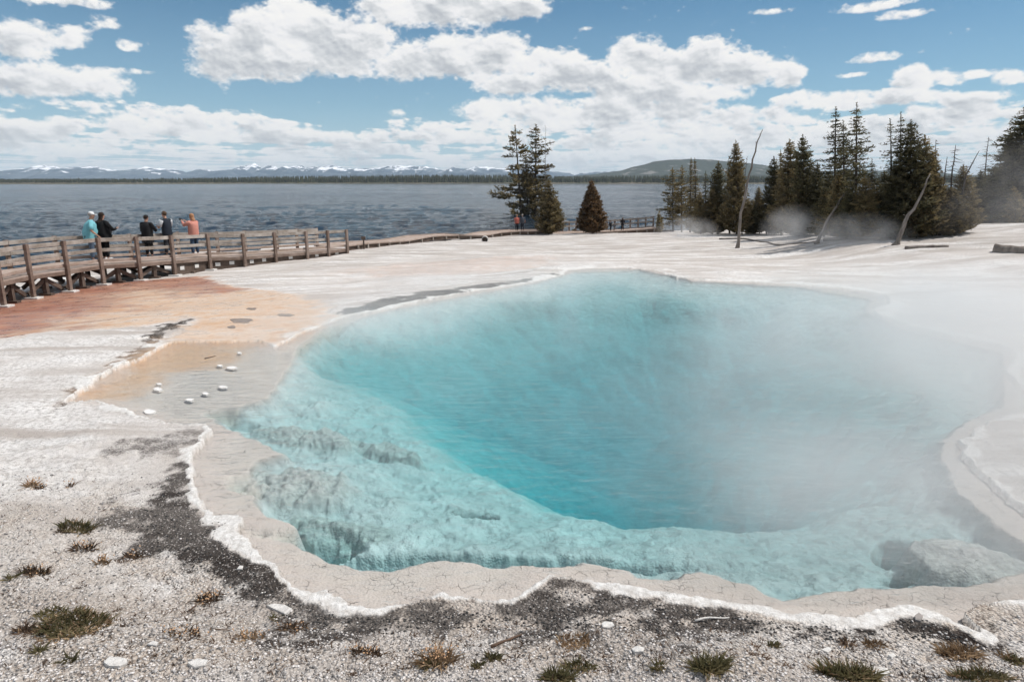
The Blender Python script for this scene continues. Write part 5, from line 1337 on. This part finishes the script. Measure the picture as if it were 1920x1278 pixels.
tuft(1640, 1210, .09, .05, .05, 200, 'pale straw tuft left of the right-hand straw patch', M_DRY, seed=33)
tuft(1590, 1205, .08, .04, .05, 120, 'brown tuft under the white crust bulge', M_BRN, seed=34)
tuft(1795, 1225, .17, .07, .08, 420, 'straw-coloured grass patch above the bottom right corner', M_DRY, seed=35, dry=.6)
tuft(1835, 1270, .22, .06, .07, 620, 'olive grass patch cut by the bottom right edge', seed=36, dry=.6)
tuft(1905, 1240, .08, .04, .06, 200, 'green tuft at the right frame edge', seed=37)
tuft(1885, 1232, .05, .03, .06, 80, 'thin straw sprig beside the tuft at the right frame edge', M_DRY, seed=38)
def weeds():
    rg = np.random.RandomState(3); Vs = []; Fs = []; b = 0; n = 0
    while n < 620:
        u = rg.uniform(0, 1920); v = rg.uniform(860, 1278)
        if rg.rand() > ((v - 820) / 450) ** 1.2: continue
        x, y = unproj(u, v, .15)
        if sdf(np.array([x]), np.array([y]), COASTW)[0] < .25 or sdf(np.array([x]), np.array([y]), DARK)[0] < .05: continue
        V, Fc = tuft_arrays(rg, rg.randint(4, 14), .03, .03, .035, .8, bw=.004); V = V + np.array([x, y, ground_z(x, y)]); Vs.append(V); Fs += [[i + b for i in f] for f in Fc]; b += len(V); n += 1
    o = mesh_np('sparse_weeds', np.concatenate(Vs), Fs, M_BRN); tag(o, 'sparse tiny brown weeds dotted over the foreground gravel', 'weeds', kind='stuff')
weeds()
def gravel():
    rg = np.random.RandomState(11); N_ = 26000
    V0 = np.array([[1,0,0],[.3,.95,0],[-.8,.6,0],[-.8,-.6,0],[.3,-.95,0],[0,0,.6],[0,0,-.6]], float); f = np.array([[0,1,5],[1,2,5],[2,3,5],[3,4,5],[4,0,5],[1,0,6],[2,1,6],[3,2,6],[4,3,6],[0,4,6]])
    u = rg.uniform(-40, 1960, N_ * 2); v = 1278 - rg.rand(N_ * 2) ** 1.4 * 470 + 60
    d = np.stack([(u - 960) / F, cp - (v - 639) / F * sp, -sp - (v - 639) / F * cp], 1); t = (.15 - CZ) / d[:, 2]; x, y = d[:, 0] * t, d[:, 1] * t
    dc = sdf(x, y, COASTW); dd = sdf(x, y, DARK); keep = (dc > .16); x, y, dd = x[keep][:N_], y[keep][:N_], dd[keep][:N_]
    z = np.array([ground_z(a, b_) for a, b_ in zip(x, y)])
    n = len(x); s = .0035 + .010 * rg.rand(n) ** 3.0; an = rg.uniform(0, 6.28, n)
    P = V0[None] * (1 + rg.uniform(-.3, .3, (n, 7, 3))) * s[:, None, None]; c, s_ = np.cos(an)[:, None], np.sin(an)[:, None]
    X = P[..., 0] * c - P[..., 1] * s_; Y = P[..., 0] * s_ + P[..., 1] * c
    V = np.stack([X + x[:, None], Y + y[:, None], P[..., 2] + z[:, None] + s[:, None] * .25], -1).reshape(-1, 3)
    m, t_, b = mat_new('sinter_gravel'); a = t_.nodes.new('ShaderNodeAttribute'); a.attribute_name = 'tone'; t_.links.new(a.outputs['Color'], b.inputs['Base Color']); b.inputs['Roughness'].default_value = .9
    o = mesh_np('gravel', V, (f[None] + (np.arange(n) * 7)[:, None, None]).reshape(-1, 3), m)
    tone = np.where((dd < .05) & (rg.rand(n) < .85), .02 + .05 * rg.rand(n), .22 + .52 * rg.rand(n) ** .7); tone = np.where((rg.rand(n) < .14) & (dd > .05), .10 + .1 * rg.rand(n), tone)
    col = np.stack([tone, tone * .94, tone * .90, np.ones(n)], 1).repeat(7, 0).astype(np.float32)
    at = o.data.attributes.new('tone', 'FLOAT_COLOR', 'POINT'); at.data.foreach_set('color', col.ravel())
    tag(o, 'loose white and dark sinter gravel strewn over the near ground', 'gravel', kind='stuff')
gravel()
M_SLAB = simple('white_slab', (.70, .68, .65), (.50, .475, .45), 22, .9, .02, .2)
def slab(pts, th, label, z=.01, name='sinter_slab', mat=None, group='loose white sinter slabs', cat='rock', seed=0, water=False):
    W_ = [Vector((*unproj(u, v, 0.0), 0)) if water else spot(u, v) for u, v in pts]; c = sum(W_, Vector()) / len(W_); rg = random.Random(seed)
    n = len(W_); m = MB(); top = [(p - c) for p in W_]; th = th * .55; z = z - .008
    lo = [Vector((p.x * 1.04, p.y * 1.04, p.z - .02)) for p in top]; hi = [Vector((p.x, p.y, p.z + th * rg.uniform(.7, 1.1))) for p in top]; mid = [Vector((p.x * .75, p.y * .75, p.z * .75 + th * rg.uniform(1.0, 1.25))) for p in top]
    vs = lo + hi + mid + [Vector((0, 0, th * 1.15))]
    fs = [(i, (i + 1) % n, n + (i + 1) % n, n + i) for i in range(n)] + [(n + i, n + (i + 1) % n, 2 * n + (i + 1) % n, 2 * n + i) for i in range(n)] + [(2 * n + i, 2 * n + (i + 1) % n, 3 * n) for i in range(n)]
    A = sum((top[i].x * top[(i + 1) % n].y - top[(i + 1) % n].x * top[i].y) for i in range(n))
    if A < 0: fs = [tuple(reversed(f)) for f in fs]
    m.add(vs, fs); o = m.build(name, mat or M_SLAB); o.location = c + Vector((0, 0, z)); tag(o, label, cat, group)
slab([(501,1137),(515,1134),(534,1136),(548,1143),(535,1154),(524,1148),(510,1142)], .025, 'bright white angular slab on the edge of the black gravel')
slab([(196,1246),(202,1237),(222,1234),(238,1238),(240,1246),(225,1252),(205,1252)], .03, 'flat white rounded stone at the bottom left under the plant mat')
slab([(276,1210),(288,1203),(298,1206),(293,1212)], .02, 'small white stone upper right of the flat rounded one')
slab([(352,1246),(370,1238),(390,1240),(385,1250),(365,1254)], .03, 'pale grey-white stone near the bottom edge left of centre')
slab([(444,1068),(450,1061),(456,1062),(454,1068)], .015, 'white fleck of sinter on the black gravel band')
slab([(1128,1172),(1134,1168),(1148,1169),(1152,1175),(1142,1180),(1130,1178)], .03, 'small pale stone right of centre on brown gravel')
slab([(1184,1220),(1194,1214),(1208,1217),(1206,1224),(1190,1225)], .03, 'rounded pale stone right of the olive cushion plant')
slab([(1632,1264),(1645,1254),(1662,1256),(1668,1264),(1655,1271),(1640,1272)], .035, 'white stone beside the wide dark green clump')
slab([(1540,1220),(1552,1214),(1560,1219),(1552,1225)], .02, 'small white stone above the wide dark green clump')
slab([(1665,1230),(1674,1226),(1680,1231),(1672,1235)], .02, 'grey pebble left of the straw patch')
slab([(1715,1156),(1722,1151),(1730,1156),(1726,1166),(1716,1164)], .025, 'grey-brown pebble perched on the crust bulge', mat=simple('grey_stone', (.33, .30, .28), (.22, .2, .19), 12, .9), group=None)
M_ISL = simple('island_crust', (.80, .78, .76), (.66, .64, .62), 15, .9, .004, .1)
isl = [((281,771),12,4.6,'largest white crust island, nearest to the near-left shore'), ((296,728.5),9,4,'white crust island on the left near the orange edge'), ((298,719),5,2,'smallest crust island just above the left one'), ((356,748.5),8,3,'flat crust island left of the middle pair'),
       ((385,737),7,2.6,'crust island between the flat one and the isolated right one'), ((418,724.5),9,3,'isolated crust island toward the blue water'), ((434,688.5),10,2.8,'long thin crust island, upper right of the set'), ((412,684.5),6,2,'tiny crust island beside the long thin one'), ((449,661),5,1.8,'farthest tiny crust island near the orange tongue')]
for k, ((u, v), a, b_, lb) in enumerate(isl):
    rg = random.Random(k); slab([(u + math.cos(t) * a * rg.uniform(.8, 1.15), v + math.sin(t) * b_ * rg.uniform(.8, 1.15)) for t in [6.2832 * j / 14 for j in range(14)]], .010, lb, z=.002, name='crust_island', mat=M_ISL, group='white crust islands in the shallow water', cat='crust island', seed=k, water=True)
for k, (u, v, a, b_, lb) in enumerate([(452,601,24,5,'dark-rimmed low mound, biggest in the orange flow'), (435,613,8,3,'small dark pebble patch left below the biggest mound'), (535,591,17,3,'thin dark mound right of the biggest'), (472,579,11,2,'far small mound in the orange flow')]):
    rg = random.Random(40 + k); slab([(u + math.cos(t) * a * rg.uniform(.7, 1.2), v + math.sin(t) * b_ * rg.uniform(.7, 1.2)) for t in [6.2832 * j / 12 for j in range(12)]], .04, lb, z=-.005, name='sinter_mound', mat=simple('mound%d' % k if False else 'mound_crust', (.30, .24, .20), (.12, .10, .09), 6, .9) if k == 0 else bpy.data.materials['mound_crust'], group='low mounds in the orange outflow', cat='mound', seed=k)
def stick(a, b_, rad, label, mat, name='stick', lift=.01, bendy=.0, water=False, group=None):
    A, B = (Vector((*unproj(*a, 0.02), .02)), Vector((*unproj(*b_, 0.02), .03))) if water else (spot(*a), spot(*b_)); c = (A + B) / 2; m = MB(); k = 7; pts = []
    for i in range(k + 1):
        q = A.lerp(B, i / k); z = q.z if water else max(ground_z(q.x, q.y), q.z); pts.append(Vector((q.x, q.y, z + lift + bendy * math.sin(i / k * 5))) - c)
    m.tube(pts, [rad * (1 - .5 * i / k) for i in range(k + 1)], 6); o = m.build(name, mat, None, True); o.location = c; tag(o, label, 'stick', group)
M_STK = simple('brown_stick', (.14, .085, .055), (.06, .04, .03), 10, .85)
stick((921, 1214), (979, 1191), .011, 'straight brown stick lying on the gravel at lower centre', M_STK, lift=.012)
stick((1303, 1166), (1367, 1157), .009, 'crooked white twig lying on the dark gravel near the shore', M_SLAB, lift=.012, bendy=.012)
stick((384, 673), (405, 669), .012, 'thin dark twig lying in the shallow water', M_STK, water=True)
stick((355, 1146), (368, 1136), .008, 'short dark twig on the brown gravel lower left', M_STK)
stick((403, 1181), (432, 1183), .005, 'very thin twig lying level below the brown gravel', M_STK)

# ------------------------------------------------------------------ steam: bodies of vapour over the pool and at the edge of the wood
def steam(name, label, blobs, lo, hi, k, nscale, step, zf=None, seed=0.0, contrast=(.40, .68), floor_=.15):
    m = bpy.data.materials.new(name); m.use_nodes = True; t = m.node_tree; t.nodes.clear(); L = t.links
    co = coords(t); x, y, z = sepx(t, co); tot = None
    for (bx, by, bz, rx, ry, rz, w) in blobs:
        q = mth(t, 'ADD', mth(t, 'ADD', mth(t, 'POWER', mth(t, 'ABSOLUTE', mth(t, 'DIVIDE', mth(t, 'SUBTRACT', x, bx), rx)), 2), mth(t, 'POWER', mth(t, 'ABSOLUTE', mth(t, 'DIVIDE', mth(t, 'SUBTRACT', y, by), ry)), 2)), mth(t, 'POWER', mth(t, 'ABSOLUTE', mth(t, 'DIVIDE', mth(t, 'SUBTRACT', z, bz), rz)), 2))
        g = mth(t, 'MULTIPLY', mth(t, 'POWER', mth(t, 'SUBTRACT', 1.0, q, clamp=True), 1.5), w)
        tot = g if tot is None else mth(t, 'ADD', tot, g)
    mp = t.nodes.new('ShaderNodeMapping'); mp.inputs['Location'].default_value = (seed, seed * .7, 0); mp.inputs['Scale'].default_value = (1, .8, .9); L.new(co, mp.inputs[0])
    n = noise_node(t, mp.outputs[0], nscale, 2, .5, .4)[0]
    d = mth(t, 'MULTIPLY', tot, ramp(t, n, [(contrast[0], floor_), (contrast[1], 1)]))
    d = mth(t, 'MULTIPLY', d, k)
    v = N(t, 'ShaderNodeVolumeScatter'); v.inputs['Color'].default_value = (.93, .93, .94, 1); v.inputs['Anisotropy'].default_value = .1; L.new(d, v.inputs['Density'])
    out = N(t, 'ShaderNodeOutputMaterial'); L.new(v.outputs[0], out.inputs['Volume'])
    m.cycles.volume_step_rate = step
    mb = MB(); (x0, y0, z0), (x1, y1, z1) = lo, hi
    mb.add([(x0,y0,z0),(x1,y0,z0),(x1,y1,z0),(x0,y1,z0),(x0,y0,z1),(x1,y0,z1),(x1,y1,z1),(x0,y1,z1)], [(3,2,1,0),(4,5,6,7),(0,1,5,4),(1,2,6,5),(2,3,7,6),(3,0,4,7)])
    o = mb.build(name, m); tag(o, label, 'steam', kind='stuff'); return o
def PX(u, v, z=0.4): x, y = unproj(u, v, z); return x, y
B = []
def sb(u, v, z, rx, ry, rz, w): x, y = PX(u, v, z); B.append((x, y, z, rx, ry, rz, w))
sb(1990, 730, .5, 5.6, 6.5, 1.7, .66); sb(1420, 620, .4, 6.0, 4.5, 1.1, .05); sb(1250, 820, .3, 2.2, 1.8, .9, .14); sb(1050, 720, .2, 7.8, 6.5, .7, .12); sb(1880, 590, .5, 6.5, 5, 1.3, .22); sb(950, 540, .3, 6.5, 5.5, .8, .18); sb(1760, 960, .3, 3.4, 2.2, .8, .85); sb(700, 610, .2, 3.6, 3.0, .6, .42)
STEAM_K = 1.0
steam('steam', 'drifting grey-white steam veiling the pool and its right bank', B, (-7, 4.6, .01), (17, 27, 2.2), STEAM_K, .55, 2.0, floor_=.30, contrast=(.36, .72))
def puff(u, v, z, r, w, label, seed, k=1.0):
    p = spot(u, v); c = (p.x, p.y - r[1] * .4, p.z + z)
    steam('steam_puff', label, [(*c, *r, w)], (c[0] - r[0], c[1] - r[1], p.z - .2), (c[0] + r[0], c[1] + r[1], c[2] + r[2]), k, .9, 1.6, seed=seed, contrast=(.38, .66), floor_=.2)
puff(1480, 454, .7, (2.3, 1.6, 1.7), .6, 'grey puff of steam rising before the middle of the wood', 3.3)
puff(1285, 446, .5, (2.8, 1.6, 1.4), .45, 'thin veil of steam at the foot of the left wing of the wood', 7.7)
puff(1600, 452, .4, (2.8, 1.6, 1.1), .5, 'low steam between the two leaning grey trunks', 9.1)
puff(1890, 450, 1.6, (4.2, 2.4, 3.2), .10, 'broad veil of steam before the huge spruce at the right edge', 12.4)

# ------------------------------------------------------------------ the air between here and the mountains
def haze():
    m = bpy.data.materials.new('haze'); m.use_nodes = True; t = m.node_tree; t.nodes.clear()
    v = N(t, 'ShaderNodeVolumePrincipled'); v.inputs['Color'].default_value = (.78, .89, 1.0, 1); v.inputs['Density'].default_value = HAZE; v.inputs['Anisotropy'].default_value = 0
    out = N(t, 'ShaderNodeOutputMaterial'); t.links.new(v.outputs[0], out.inputs['Volume']); m.cycles.homogeneous_volume = True
    mb = MB(); x0, x1, y0, y1, z0, z1 = -14000, 14000, -13000, 13000, -9, 330
    mb.add([(x0,y0,z0),(x1,y0,z0),(x1,y1,z0),(x0,y1,z0),(x0,y0,z1),(x1,y0,z1),(x1,y1,z1),(x0,y1,z1)], [(3,2,1,0),(4,5,6,7),(0,1,5,4),(1,2,6,5),(2,3,7,6),(3,0,4,7)])
    o = mb.build('haze', m); tag(o, 'thin bluish air between the shore and the far mountains', 'haze', kind='stuff')
HAZE = 7e-5
haze()
